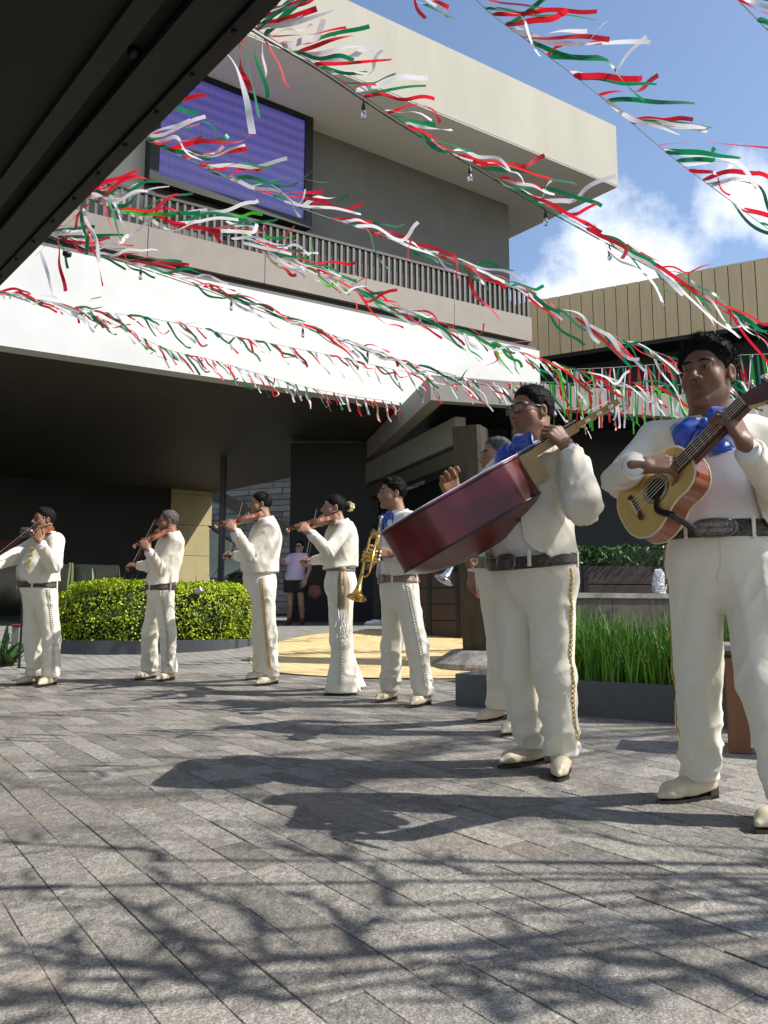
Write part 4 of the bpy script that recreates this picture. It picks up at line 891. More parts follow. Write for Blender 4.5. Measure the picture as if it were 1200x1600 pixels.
def skin_mat(name, c):
    if name in MATS: return MATS[name]
    m = mat(name, c, .48, tuple(x * .88 for x in c), 30, bump=.12, bscale=220, spec=.4, sss=.12); nt = m.node_tree; N = nt.nodes; L = nt.links; b = N['Principled BSDF']; src = b.inputs['Base Color'].links[0].from_socket
    a = N.new('ShaderNodeAttribute'); a.attribute_name = 'complexion'; mx = N.new('ShaderNodeMixRGB'); mx.blend_type = 'MULTIPLY'; mx.inputs[0].default_value = 1; L.new(src, mx.inputs[1]); L.new(a.outputs['Color'], mx.inputs[2]); L.new(mx.outputs[0], b.inputs['Base Color']); return m
def depth_solve(u, v, anchor, L, near):
    d = ray(u, v); oc = CO - anchor; a = d @ d; b = 2 * (d @ oc); c = oc @ oc - L * L; q = b * b - 4 * a * c
    t = -b / (2 * a) if q <= 0 else (-b + (-1 if near else 1) * math.sqrt(q)) / (2 * a)
    return CO + d * t
def person(label, Y, o):
    """o: sight points of the joints (u, v) plus clothing options"""
    gnd = o.get('gz', 0.); f = norm(V3(*o['face'], 0)); l = V3(-f[1], f[0], 0); up = V3(0, 0, 1); vx = o.get('vox', .010); bulk = o.get('bulk', 1.)
    pc = aty(*o['pelvis'], Y); nb = aty(*o['neck'], Y + o.get('neck_dy', 0.)); hd = aty(*o['head'], Y + o.get('head_dy', 0.)); s = o.get('hs', 1.)
    sh = {1: nb + l * .165 * o.get('shw', 1.) - up * .055, -1: nb - l * .165 * o.get('shw', 1.) - up * .055}; hip = {1: pc + l * .09 * bulk, -1: pc - l * .09 * bulk}
    for k, nm in ((1, 'shL'), (-1, 'shR')):
        if nm in o: sh[k] = aty(o[nm][0], o[nm][1], sh[k][1])
    NM = {}; el = {}; wr = {}; foot = {}; kn = {}; an = {}
    for k, nm in ((1, 'L'), (-1, 'R')):
        e = o['el' + nm]; w = o['wr' + nm]; el[k] = depth_solve(e[0], e[1], sh[k], .285 * o.get('arm', 1), e[2] < 0); wr[k] = depth_solve(w[0], w[1], el[k], .245 * o.get('arm', 1), w[2] < 0)
        if 'tgt' + nm in o or (k == 1 and 'violin' in o):
            hs = o['hand' + nm]; dd_ = norm(V3(*hs[0])); bk = norm(V3(*hs[1]) - dd_ * np.dot(hs[1], dd_))
            if 'tgt' + nm in o: tg = o['tgt' + nm] if isinstance(o['tgt' + nm], np.ndarray) else aty(*o['tgt' + nm])
            else:
                tail = nb + f * .075 + l * .075 + up * .045; scroll = depth_solve(o['violin'][0], o['violin'][1], tail, .59, True); NM['violin'] = (tail, scroll); tg = tail + (scroll - tail) * .80
            wr[k] = tg - dd_ * .085 * o.get('hand_s', 1.) + bk * .022 - dd_ * .022; c1 = depth_solve(e[0], e[1], sh[k], .285, True); c2 = depth_solve(e[0], e[1], sh[k], .285, False); el[k] = min((c1, c2), key=lambda c: abs(np.linalg.norm(c - wr[k]) - .25)) if not o.get('el_near') else c1
        (h, t) = o['foot' + nm]; h = atz(*h, gnd) if gnd == 0 else V3(*aty(h[0], h[1], Y + h[2])[:2], gnd); t = atz(*t, gnd) if gnd == 0 else V3(*aty(t[0], t[1], Y + t[2])[:2], gnd)
        d = norm(t - h); L_ = o.get('foot_len', .29); md = (h + t) / 2; h, t = md - d * L_ / 2, md + d * L_ / 2; foot[k] = (h, t, d); an[k] = h + d * .075 + up * .10
        q = o['kn' + nm]; ky = (hip[k][1] + an[k][1]) / 2 + (q[2] if len(q) > 2 else -.03); kn[k] = aty(q[0], q[1], ky)
    root = thing('person', label, 'person', V3(pc[0], pc[1], gnd), o.get('group'))
    sp = nb - pc; A = np.array([l, f, up]); ax = frame_from(sp, f); TA = np.array([ax[0], ax[1], ax[2]])
    cd = o.get('chest', .118) ; bw = o.get('bellyw', .150) * bulk; bd = o.get('bellyd', .118); bf = o.get('bellyf', .015)
    pel_c = pc + up * .02; bel_c = pc + sp * .40 + f * bf; che_c = pc + sp * .72 + f * .004; hipw = o.get('hipw', .165) * bulk; hipd = o.get('hipd', .122)
    def torso(P):
        d = ell(P, pel_c, V3(hipw, hipd, .17), TA); d = smin(d, ell(P, bel_c, V3(bw, bd, .19), TA), .08); d = smin(d, ell(P, che_c, V3(.168 * o.get('shw', 1.), cd, .185), TA), .07)
        d = smin(d, cone(P, sh[1] - l * .03, sh[-1] + l * .03, .062, .062), .05); return smin(d, cone(P, nb - up * .05, nb + up * .005, .075, .058), .04)
    R_ = o.get('sleeve', (.068, .060, .046))
    def arm(P, k, off=0.): return smin(cone(P, sh[k], el[k], R_[0] + off, R_[1] + off), cone(P, el[k], wr[k], R_[1] + off, R_[2] + off), .02)
    zb = aty(*o['belt'], Y)[2]; zh = aty(*o['hem'], Y)[2]; jit = o.get('seed', 1); gl = o.get('legs', (.098, .078, .082)); flare = o.get('flare', 0.)
    leg_top = {k: hip[k] + up * .02 for k in (1, -1)}; hemz = gnd + o.get('hemz', .075)
    def legs(P, off=0.):
        D = None
        for k in (1, -1):
            a = V3(an[k][0], an[k][1], gnd + .06); x = smin(cone(P, leg_top[k], kn[k], gl[0], gl[1]), cone(P, kn[k], a, gl[1], gl[2]), .03)
            if flare: x = smin(x, cone(P, kn[k] * .62 + a * .38, a - up * .05, gl[1] * .95, flare), .05)
            D = x if D is None else smin(D, x, .025)
        D = smin(D, ell(P, pel_c, V3(hipw, hipd, .15), TA), .05); D = smin(D, ell(P, pc + up * .12 + f * bf * .8, V3(bw * .97, bd * .97, .16), TA), .06); return D - off
    def trousers(P):
        D = None
        for k in (1, -1):
            a = V3(an[k][0], an[k][1], gnd + .06); x = smin(cone(P, leg_top[k], kn[k], gl[0], gl[1]), cone(P, kn[k], a, gl[1], gl[2]), .03)
            if flare: x = smin(x, cone(P, kn[k] * .62 + a * .38, a - up * .05, gl[1] * .95, flare), .05)
            m = np.abs(x) < .06
            if m.any():
                q = P[m]; z = q[:, 2] - gnd; hz = leg_top[k][2] - gnd; kz_ = kn[k][2] - gnd; g = lambda c_, w_: np.exp(-((z - c_) / w_) ** 2)
                w = .008 * limb_fold(q, leg_top[k], a, 3.2, 1.9, .5, jit + k) + .016 * g(kz_, .15) * limb_fold(q, leg_top[k], a, 11, .9, 1.3, jit + 3 + k) + .013 * g(hz - .08, .14) * limb_fold(q, leg_top[k], a, 10, 1.0, 2.2, jit + 5 + k) + (.024 * g(.15, .09) + .010 * g(.3, .08)) * limb_fold(q, leg_top[k], a, 17, .8, 1.0, jit + 8 + k)
                lt_ = (q - pc) @ l; w = w + .012 * g(hz - .03, .09) * np.exp(-(lt_ / .07) ** 2) * limb_fold(q, leg_top[k], a, 26, .8, .6, jit + 30)
                x[m] = x[m] - w * (.45 if flare else 1.)
            D = x if D is None else smin(D, x, .02)
        D = smin(D, ell(P, pel_c, V3(hipw, hipd, .15), TA), .05); D = smin(D, ell(P, pc + up * .12 + f * bf * .8, V3(bw * .97, bd * .97, .16), TA), .06) - .004
        return np.maximum(np.maximum(D, P[:, 2] - (zb + .01)), hemz + .012 * np.sin(((P - pc) @ l) * 40) * 0 - P[:, 2])
    def jacket(P, sleeves=True):
        jo = .021 + .014 * np.clip((zh + .12 - P[:, 2]) / .12, 0, 1); d = torso(P) - jo
        c = P - pc; lat = c @ l - o.get('open_c', 0.); fr = c @ f; z = np.clip((P[:, 2] - zh) / (nb[2] - zh), 0, 1); w0, w1 = o.get('open', (.05, .035)); wd = np.where(z < .12, w0 + .05 * (1 - z / .12) ** 2 * (w0 > .03), w0 + (w1 - w0) * z)
        lapel = np.maximum(np.abs(lat) - wd, -fr); d = np.maximum(d, np.minimum(-lapel, 9)); d = np.maximum(d, (zh + .02 * np.clip(-fr / .1, -1, 1) * .6) - P[:, 2]); d = np.maximum(d, P[:, 2] - (nb[2] + .03))
        aa = []
        for k in (1, -1):
            wd_ = norm(wr[k] - el[k])
            def armf(P, k=k):
                x = arm(P, k); m = np.abs(x) < .06
                if m.any():
                    q = P[m]; du = np.linalg.norm(q - el[k], axis=1); ge = np.exp(-(du / .11) ** 2); up_ = cone(q, sh[k], el[k], 0, 0) < cone(q, el[k], wr[k], 0, 0)
                    w = np.where(up_, limb_fold(q, sh[k], el[k], 13, .95, 1.5, jit + 11 + k), limb_fold(q, el[k], wr[k], 15, .95, 1.4, jit + 12 + k)); x[m] = x[m] - w * (.0055 + .013 * ge) * (R_[0] / .068)
                return x
            aa.append(np.maximum(armf(P), (P - wr[k]) @ wd_ - o.get('sleeve_cut', .004)) if not o.get('short_sleeve') else np.maximum(cone(P, sh[k], el[k], R_[0], R_[1]), (P - el[k]) @ norm(el[k] - sh[k]) + .06))
        a = np.minimum(*aa)
        m = np.abs(d) < .05
        if m.any(): d[m] = d[m] + folds(P[m], np.array([[9, 0, 3], [0, 9, 3], [2, 2, 5.]]), .006, 1.0, jit + 15)
        return smin(d, a, .022)
    allj = np.array([*sh.values(), *el.values(), *wr.values(), pc, nb]); 
    def bb(pts, pad): return np.min(pts, 0) - pad, np.max(pts, 0) + pad
    jm = o.get('suit', M_suit); lo, hi = bb(allj, .2); lo[2] = min(zh, allj[:, 2].min()) - .08
    v, F = surfnet(jacket, lo, hi, vx); link(o.get('jacket_name', 'jacket'), v, F, jm, root, True)
    w0_, w1_ = o.get('open', (.05, .035))
    if w0_ > .02:
        for sx in (-1, 1):
            zz_ = np.linspace(zh + .012, nb[2] - .035, 26); tz = (zz_ - zh) / (nb[2] - zh); wd_ = np.where(tz < .12, w0_ + .05 * (1 - tz / .12) ** 2 * (w0_ > .03), w0_ + (w1_ - w0_) * tz); Q_ = pc + l * (o.get('open_c', 0.) + sx * (wd_ + .004))[:, None] + f * .42; Q_[:, 2] = zz_
            for _ in range(30): Q_ = Q_ - f * np.clip(torso(Q_) - .021 - .014 * np.clip((zh + .12 - Q_[:, 2]) / .12, 0, 1), -.05, .05)[:, None] * .7
            MB().tube(Q_ + f * .002, .0042, 6).build('piping', M_pipe, root, True)
    # shirt under the jacket
    lo2, hi2 = bb(np.array([pc, nb, sh[1], sh[-1]]), .24)
    v, F = surfnet(lambda P: np.maximum(np.maximum(torso(P) - .003 + (folds(P, np.array([[9, 0, 3], [0, 9, 3], [3, 3, 6.]]), .006, 1., jit + 20)), (zb - .005) - P[:, 2]), P[:, 2] - (nb[2] + .02)), lo2, hi2, vx * 1.2); link('shirt', v, F, o.get('shirt', M_shirt), root, True)
    cu = np.linspace(0, 2 * math.pi, 25)[:-1]; nk = o.get('neck_r', .056) * s + .012; ndir = norm(hd - nb + up * .1); cf = frame_from(ndir, f)
    V = []; 
    for (hh, rr) in ((-.02, nk + .012), (.028, nk + .001), (.03, nk + .006), (-.018, nk + .022)): V.append(nb + ndir * (hh + .012 * np.cos(cu)[:, None] * -1 + 0 * cu[:, None]) + rr * (np.cos(cu)[:, None] * cf[1] * 1.05 + np.sin(cu)[:, None] * cf[0]))
    MB().add(np.concatenate(V), [(i * 24 + j, i * 24 + (j + 1) % 24, (i + 1) * 24 + (j + 1) % 24, (i + 1) * 24 + j) for i in range(3) for j in range(24)]).build('collar', o.get('shirt', M_shirt), root, True)
    if not o.get('skirt'):
        pts = np.array([pc, *kn.values(), *an.values(), *hip.values()]); lo, hi = bb(pts, .24); lo[2] = gnd + .01; hi[2] = zb + .05; v, F = surfnet(trousers, lo, hi, vx); link('trousers', v, F, o.get('trouser_mat', jm), root, True)
        if vx < .0085:
            for nm, P0 in (('fly_seam', [(0., -.03), (.0, -.08), (-.002, -.13), (-.012, -.17), (-.006, -.20)]), ('pocket_seam', [(.085, -.03), (.105, -.045), (.135, -.085), (.150, -.14)]), ('pocket_seam', [(-.085, -.03), (-.105, -.045), (-.135, -.085), (-.150, -.14)])):
                P1 = smooth_path([V3(a_ * bulk, 0, b_) for a_, b_ in P0], 16); dv = np.array([norm(f * max(.25, 1 - abs(a_) / .2) + l * a_ * 2.2) for a_ in P1[:, 0]]); Q_ = pc + l * P1[:, :1] + dv * .3; Q_[:, 2] = zb + P1[:, 2]
                for _ in range(36): Q_ = Q_ - dv * np.clip(trousers(Q_), -.04, .04)[:, None] * .7
                MB().tube(Q_ - dv * .0006, .0018, 5).build(nm, M_seam, root)
    if o.get('belt_mat', M_belt) is not None:
        bt = o.get('belt_tilt', 0.)
        def belt(P): zz = P[:, 2] - zb - bt * ((P - pc) @ f); return np.maximum(np.maximum(legs(P, .016), -legs(P, -.01)), np.abs(zz) - o.get('belt_h', .027))
        lo, hi = bb(np.array([pc]), .27); lo[2] = zb - .09; hi[2] = zb + .09; v, F = surfnet(belt, lo, hi, min(vx, .007)); bo = link('belt', v, F, o.get('belt_mat', M_belt), root, True)
        if o.get('buckle', True):
            ba = o.get('buckle_at', 0.); bdv = norm(f + l * ba); q = np.array([pc + bdv * .4]); q[:, 2] = zb + bt * .13
            for _ in range(24): q = q - bdv * legs(q, .016)[:, None] * .9
            bl = np.cross(up, bdv); BA = np.array([bl, up, bdv]); a = np.linspace(0, 2 * math.pi, 28, endpoint=False); w_, h_ = o.get('buckle_size', (.048, .034)); ex = .75
            Vb = []; 
            for (k, zz) in ((1, -.004), (1, .006), (.88, .010), (.82, .007)): Vb.append(q[0] + np.stack([np.sign(np.cos(a)) * abs(np.cos(a)) ** ex * w_ * k, np.sign(np.sin(a)) * abs(np.sin(a)) ** ex * h_ * k, 0 * a + zz], 1) @ BA)
            MB().add(np.concatenate(Vb), [(i * 28 + j, i * 28 + (j + 1) % 28, (i + 1) * 28 + (j + 1) % 28, (i + 1) * 28 + j) for i in range(3) for j in range(28)] + [tuple(3 * 28 + j for j in range(28))]).build('buckle', o.get('buckle_mat', M_buckle), bo)
            NM['buckle'] = (q[0], BA, bo)
        if o.get('loops', True):
            for ang in (-1.9, -.75, .75, 1.9):
                bdv = f * math.cos(ang) + l * math.sin(ang); q = np.array([pc + bdv * .4]); q[:, 2] = zb
                for _ in range(24): q = q - bdv * legs(q, .018)[:, None] * .9
                bl = np.cross(up, bdv); MB().box(q[0], (.016, .006, .072), [bl, bdv, up], bev=.002).build('belt_loop', jm, root)
    # boots
    for k in (1, -1):
        h, t, d = foot[k]; sd = np.cross(up, d); bare = o.get('bare')
        def boot(P):
            x = cone(P, h + d * .042 + up * .052, t - d * .062 + up * .040, .040, .034); x = smin(x, cone(P, t - d * .075 + up * .038, t - d * .016 + up * .030, .034, .013), .02); x = smin(x, cone(P, an[k] + up * .10, an[k] - up * .02, .047, .047), .025) if not bare else x; x = smin(x, cone(P, an[k] - up * .01, h + d * .15 + up * .05, .046, .034), .03)
            return np.maximum(x, (gnd + .020 + .018 * np.clip(1 - ((P - h) @ d) / .12, 0, 1)) - P[:, 2])
        lo, hi = bb(np.array([h, t, an[k]]), .075); lo[2] = gnd; v, F = surfnet(boot, lo, hi, min(vx * .7, .007)); b = link(o.get('shoe_name', 'boot'), v, F, o.get('boot', M_boot), root, True)
        N_ = 20; xs = np.linspace(0, 1, N_); wd = np.interp(xs, [0, .06, .2, .45, .7, .9, 1], [.018, .034, .038, .033, .041, .022, .004]); L_ = np.linalg.norm(t - h) + .006
        for nm, x0, x1, z0, z1 in (('sole', 0, 1, .010, .022), ('heel', 0, .26, 0, .038)):
            sel = (xs >= x0) & (xs <= x1); xx = xs[sel]; ww = wd[sel]; po = [h - d * .003 + d * L_ * a + sd * w for a, w in zip(xx, ww)] + [h - d * .003 + d * L_ * a - sd * w for a, w in zip(xx[::-1], ww[::-1])]; po = [V3(p[0], p[1], gnd + (z0 if nm == 'heel' else 0.001)) for p in po]; MB().prism(po, (0, 0, z1 - z0)).build(nm, o.get('sole', M_sole), b)
    # skin: head, neck, hands and the body under the clothes
    (hv, hF, hl), hair, T, HR = head_parts(hd, V3(*o['look']), V3(*o.get('head_up', (0, 0, 1))), s, nb, o, o.get('hvox', .0045)); parts = [(hv, hF)]; nH = len(hv)
    for k, nm in ((1, 'L'), (-1, 'R')):
        hs = o['hand' + nm]; wd = norm(wr[k] - el[k]); W0 = wr[k] + wd * .022
        parts.append(hand_mesh(W0 if ('tgt' + nm not in o and not (k == 1 and 'violin' in o)) else wr[k] + norm(V3(*hs[0])) * .022, V3(*hs[0]), V3(*hs[1]), k, hs[2], o.get('hnvox', .004), o.get('hand_s', 1.0), hs[3] if len(hs) > 3 else None)); NM['hand' + nm] = W0
        a = wr[k] - wd * .02; cf_ = MB(); cf_.tube([a, wr[k] + wd * .014, wr[k] + wd * .024, wr[k] + wd * .022], [.040, .036, .034, .030], 16, False); 
        if o.get('cuffs', True): cf_.build('cuff', o.get('shirt', M_shirt), root, True)
    def core(P):
        d = torso(P) + .02
        for k in (1, -1): d = smin(d, smin(cone(P, sh[k], el[k], .04, .034), cone(P, el[k], wr[k], .034, .026), .01), .02); d = smin(d, smin(cone(P, leg_top[k], kn[k], .07 if not o.get('bare') else .075, .05), cone(P, kn[k], an[k], .05, .036), .02), .03)
        if o.get('bare'):
            for k in (1, -1): h, t, dd = foot[k]; d = smin(d, cone(P, kn[k] * .7 + an[k] * .3 - dd * .012, kn[k] * .4 + an[k] * .6, .05, .036), .02)
        return d
    lo, hi = bb(np.array([*sh.values(), *el.values(), *wr.values(), pc, nb, *kn.values(), *an.values()]), .2); v, F = surfnet(core, lo, hi, .016 if not o.get('bare') else .012); parts.append((v, F))
    V, F = merge(parts); b = link('body', V, F, skin_mat(o.get('skin', ('skin_mid', (.33, .175, .105)))[0], o.get('skin', ('skin_mid', (.33, .175, .105)))[1]), root, True)
    col = np.ones((len(V), 4), np.float32); q = hl; ax_ = np.abs(q[:, 0]); lip = np.exp(-((q[:, 2] + .058) / .0085) ** 2) * np.clip(1.15 - ax_ / .022, 0, 1) * (q[:, 1] > .074); beard = np.clip((-.03 - q[:, 2]) / .02, 0, 1) * (q[:, 1] > -.01) * np.clip((.115 + q[:, 2]) / .02, 0, 1) * (0 if o.get('woman') else o.get('stubble', .35)); chk = np.exp(-(((ax_ - .04) / .02) ** 2 + ((q[:, 2] + .02) / .02) ** 2)) * (q[:, 1] > .02); eyel = np.exp(-(((ax_ - .031) / .014) ** 2 + ((q[:, 2] - .0085) / .0035) ** 2)) * (q[:, 1] > .07)
    tint = np.ones((nH, 3)) * (1 - .35 * beard[:, None] * np.array([1., .95, .9])); tint *= 1 - lip[:, None] * np.array([.12, .42, .40]); tint *= 1 + chk[:, None] * np.array([.06, -.06, -.06]); tint *= 1 - .8 * eyel[:, None]; col[:nH, :3] = tint
    at = b.data.attributes.new('complexion', 'FLOAT_COLOR', 'POINT'); at.data.foreach_set('color', col.ravel())
    hm = o.get('hair_mat', M_hair)
    if hair:
        ho = link('hair', hair[0], hair[1], hm, root, True)
        ns = o.get('strands', 0)
        if ns:
            rg = np.random.default_rng(jit); hv_ = hair[0]; hl_ = (hv_ - hd) @ HR.T / s; ok = np.where(np.linalg.norm((hl_ - V3(0, -.016, .036)) / V3(.0755, .095, .088), axis=1) > 1.03)[0]; ii = rg.choice(ok, ns); p = hv_[ii]; nr = ((hl_[ii] - V3(0, -.016, .03)) / V3(.0755, .095, .088) ** 2) @ HR; nr /= np.linalg.norm(nr, axis=1, keepdims=True); cmb = V3(*o.get('comb', (0, .5, .2))) @ HR
            dr = nr * .55 + cmb + rg.normal(0, .45, (ns, 3)); dr /= np.linalg.norm(dr, axis=1, keepdims=True); sd_ = np.cross(dr, rg.normal(0, 1, (ns, 3))); sd_ /= np.linalg.norm(sd_, axis=1, keepdims=True); ln_ = (o.get('strand_l', .013) * rg.uniform(.5, 1.3, ns))[:, None]
            link('strands', np.stack([p - nr * .002 - sd_ * .0011, p - nr * .002 + sd_ * .0011, p + dr * ln_], 1).reshape(-1, 3), np.arange(3 * ns).reshape(ns, 3), hm, ho, kind='stuff')
    for sx in (-1, 1):
        mb = MB(); pts = [T((sx * x, y, z)) for x, y, z in ((.012, .0915, .030), (.026, .0885, .0345), (.040, .078, .033), (.048, .069, .028))]; mb.tube(smooth_path(pts, 8), np.array([.0025, .0042, .005, .005, .0045, .0038, .0026, .001]) * s, 6, flat=.7); mb.build('eyebrow', hm if hm is not M_hairg else M_hair, root, True)
    if o.get('hvox', 9) < .0036:
        for sx in (-1, 1):
            g = norm(V3(*o.get('gaze', (0, 1, 0)))); c_ = V3(sx * .031, .0735, .0100); v, F_ = sphere(T(c_), .0117 * s, 14); e = MB().add(v, F_).build('eye', M_eyew, root, True); v, F_ = sphere(T(c_ + g * .0064), .0066 * s, 12); MB().add(v, F_).build('iris', M_iris, e, True)
    if o.get('beard'):
        mb = MB(); v, F_ = sphere(T((0, .088, -.085)), .011 * s, 10, np.diag([1.1, .6, 1.0])); mb.add(v, F_); mb.build('goatee', M_hair, root, True)
    if o.get('moustache'):
        mb = MB(); mb.tube(smooth_path([T((sx, y, z)) for sx, y, z in ((-.026, .084, -.054), (-.012, .0965, -.0455), (0, .099, -.0445), (.012, .0965, -.0455), (.026, .084, -.054))], 11), np.interp(np.linspace(0, 1, 11), [0, .5, 1], [.002, .006, .002]), 6, flat=.8); mb.build('moustache', M_hair, root, True)
    # embossed metal trim down the outer seams
    if o.get('trim'):
        tm, dens, rows = o['trim']; 
        for k in (1, -1):
            mb = MB(); out = l * k
            P_ = []; n1 = dens
            for i in range(n1):
                z = zb - .05 - (zb - .05 - hemz - .09) * i / (n1 - 1); a_ = leg_top[k]; kk = kn[k]; aa = an[k]
                c0 = kk + (a_ - kk) * np.clip((z - kk[2]) / (a_[2] - kk[2]), 0, 1.2) if z > kk[2] else aa + (kk - aa) * (z - aa[2]) / (kk[2] - aa[2])
                tf = o.get('trim_fwd', .25)
                for r in range(rows):
                    dv = norm(out + f * (tf + (r - (rows - 1) / 2) * .24)); P_.append((V3(c0[0], c0[1], z) + dv * .28, dv))
            Q = np.array([p for p, _ in P_]); Dv = np.array([d for _, d in P_])
            for _ in range(34): Q = Q - Dv * np.clip(trousers(Q), -.05, .05)[:, None] * .7
            for j, (q_, dv) in enumerate(zip(Q, Dv)):
                sdv = np.cross(up, dv); sz = o.get('trim_r', .0075); mb.lathe(q_ + dv * -.002, dv, [(0, sz), (.004, sz * .9), (.007, sz * .4)], 6)
                if rows > 1 and j % rows == 0 and rows == 2: mb.tube([q_ + dv * .003, (q_ + Q[j + 1]) / 2 + dv * .004 - up * .006, Q[j + 1] + Dv[j + 1] * .003], .0028, 4)
                if rows == 1: mb.tube([q_ + dv * .003 + up * .004, q_ + dv * .004 - up * .02 + sdv * .006], .0028, 4)
            mb.build('button_trim', tm, root)
    if o.get('bow'):
        c = nb + f * (o.get('bow_out', .115)) + up * o.get('bow_up', .0); mb = MB(); bx = o.get('bow_s', 1.); bo = root
        bf_ = norm(f + V3(*o.get('bow_turn', (0, 0, 0)))); bl = norm(np.cross(up, bf_)); rl = o.get('bow_roll', 0.); bu = up * math.cos(rl) - bl * math.sin(rl); bl = bl * math.cos(rl) + up * math.sin(rl)
        for sx in (-1, 1):
            N_, Mv = 12, 11; Vb = []
            for i in range(N_):
                t_ = i / (N_ - 1); wv = (.014 + .052 * math.sin(min(1, t_ * 1.05) * 1.75)) * bx
                for j in range(Mv):
                    a = 2 * math.pi * j / Mv; th_ = (.006 + .014 * math.sin(t_ * 2.6)) * bx * (1 + .35 * math.sin(4 * a + 3 * t_))
                    Vb.append(c + bl * sx * (.008 + .125 * bx * t_) + bu * (wv * math.cos(a) + .012 * bx * t_ - .045 * bx * t_ * t_ * 1.2 + .010 * math.sin(7 * t_ + a * 2) + .006 * math.sin(3 * a + sx)) + bf_ * (th_ * math.sin(a) + .012 * math.sin(5 * t_ + sx) + .004 * math.cos(a * 5)))
            mb.add(Vb, [(i * Mv + j, i * Mv + (j + 1) % Mv, (i + 1) * Mv + (j + 1) % Mv, (i + 1) * Mv + j) for i in range(N_ - 1) for j in range(Mv)] + [tuple((N_ - 1) * Mv + j for j in range(Mv))])
            Vt = []; 
            for i in range(8):
                t_ = i / 7; w_ = (.018 + .038 * t_) * bx; cc = c + bl * sx * (.012 + .055 * t_) * bx + up * (-.02 - .13 * t_) * bx + bf_ * (.004 + .012 * math.sin(t_ * 3))
                Vt += [cc - bl * w_ + bf_ * .004, cc + bf_ * .016, cc + bl * w_ + bf_ * .004, cc - bf_ * .003]
            mb.add(Vt, [(4 * i + j, 4 * i + (j + 1) % 4, 4 * i + 4 + (j + 1) % 4, 4 * i + 4 + j) for i in range(7) for j in range(4)] + [(28, 29, 30, 31)])
        v, F_ = sphere(c + bf_ * .012, .021 * bx, 10, np.diag([1, 1, 1.2])); mb.add(v, F_)
        mb.build('bow_tie', o.get('bow_mat', M_blue), root, True)
    NM.update(dict(root=root, T=T, HR=HR, sh=sh, el=el, wr=wr, hip=hip, kn=kn, an=an, nb=nb, pc=pc, f=f, l=l, zb=zb, legs=legs, torso=torso, hd=hd, jacket=jacket))
    return NM
# ================================================================== THE MUSICIANS
SK_A = ('skin_tan', (.34, .18, .11)); SK_B = ('skin_brown', (.26, .13, .078)); SK_D = ('skin_deep', (.20, .098, .058)); SK_L = ('skin_light', (.40, .225, .15))
VT = aty(974, 816, 2.66); VJ = depth_solve(1078, 712, VT, .325, True); VA = norm(VJ - VT); VN = norm(V3(-.80, -.53, .28)); VN = norm(VN - VA * np.dot(VN, VA)); VW = np.cross(VN, VA)
G = person('young musician at right edge in cream suit playing the vihuela, big blue bow tie', 2.80, dict(pelvis=(1128, 884), neck=(1103, 668), head=(1104, 588), face=(-.42, -.9), look=(-.70, -.70, .10), head_dy=-.03, hs=1.10, belt=(1110, 830), hem=(1150, 838), elL=(1236, 800, -1), wrL=(1168, 712, -1), elR=(968, 750, -1), wrR=(1006, 716, -1),
    knL=(1192, 1062), knR=(1092, 1058), footL=((1256, 1283), (1186, 1302)), footR=((1118, 1243), (1026, 1257)), shL=(1186, 684), shR=(1022, 688), handL=((-.42, -.05, .85), (.55, -.8, .15), 'fret'), handR=((.93, -.05, .05), (-.05, -.75, .65), 'strum'), tgtL=VT + VA * .475 - VN * .012, tgtR=VT + VA * .25 + VN * .032, strands=5200, strand_l=.016, el_near=True, vox=.0075, hvox=.0032, hnvox=.0026, open=(.13, .06), open_c=.02, shw=.98, bulk=1.0, legs=(.098, .070, .068), hair='short', curl=.007, hair_t=.020, quiff=True, hair_f=85., skin=SK_D, stubble=.55, gaze=(.1, 1, -.05), belt_h=.031, buckle_size=(.075, .034), buckle_at=-.08, trim=(M_gold, 44, 1), trim_r=.008, trim_fwd=.1, bow=True, bow_s=.86, bow_out=.125, bow_up=-.012, bow_turn=(-.1, 0, 0), bow_roll=.22, seed=3, neck_r=.060, sleeve=(.066, .056, .046), hand_s=1.06, foot_len=.30))
GT_A = norm(V3(.855, -.14, .495)); GT_W = V3(0, 1, 0); GT_W = norm(GT_W - GT_A * np.dot(GT_W, GT_A)); GT_N = np.cross(GT_A, GT_W); GT_N = GT_N if GT_N[2] > 0 else -GT_N; GT_N = norm(GT_N - GT_W * .03); GT_W = norm(GT_W - GT_N * np.dot(GT_W, GT_N))
GT_T = aty(599, 836, 3.20) + GT_W * .17; GT_L = .66
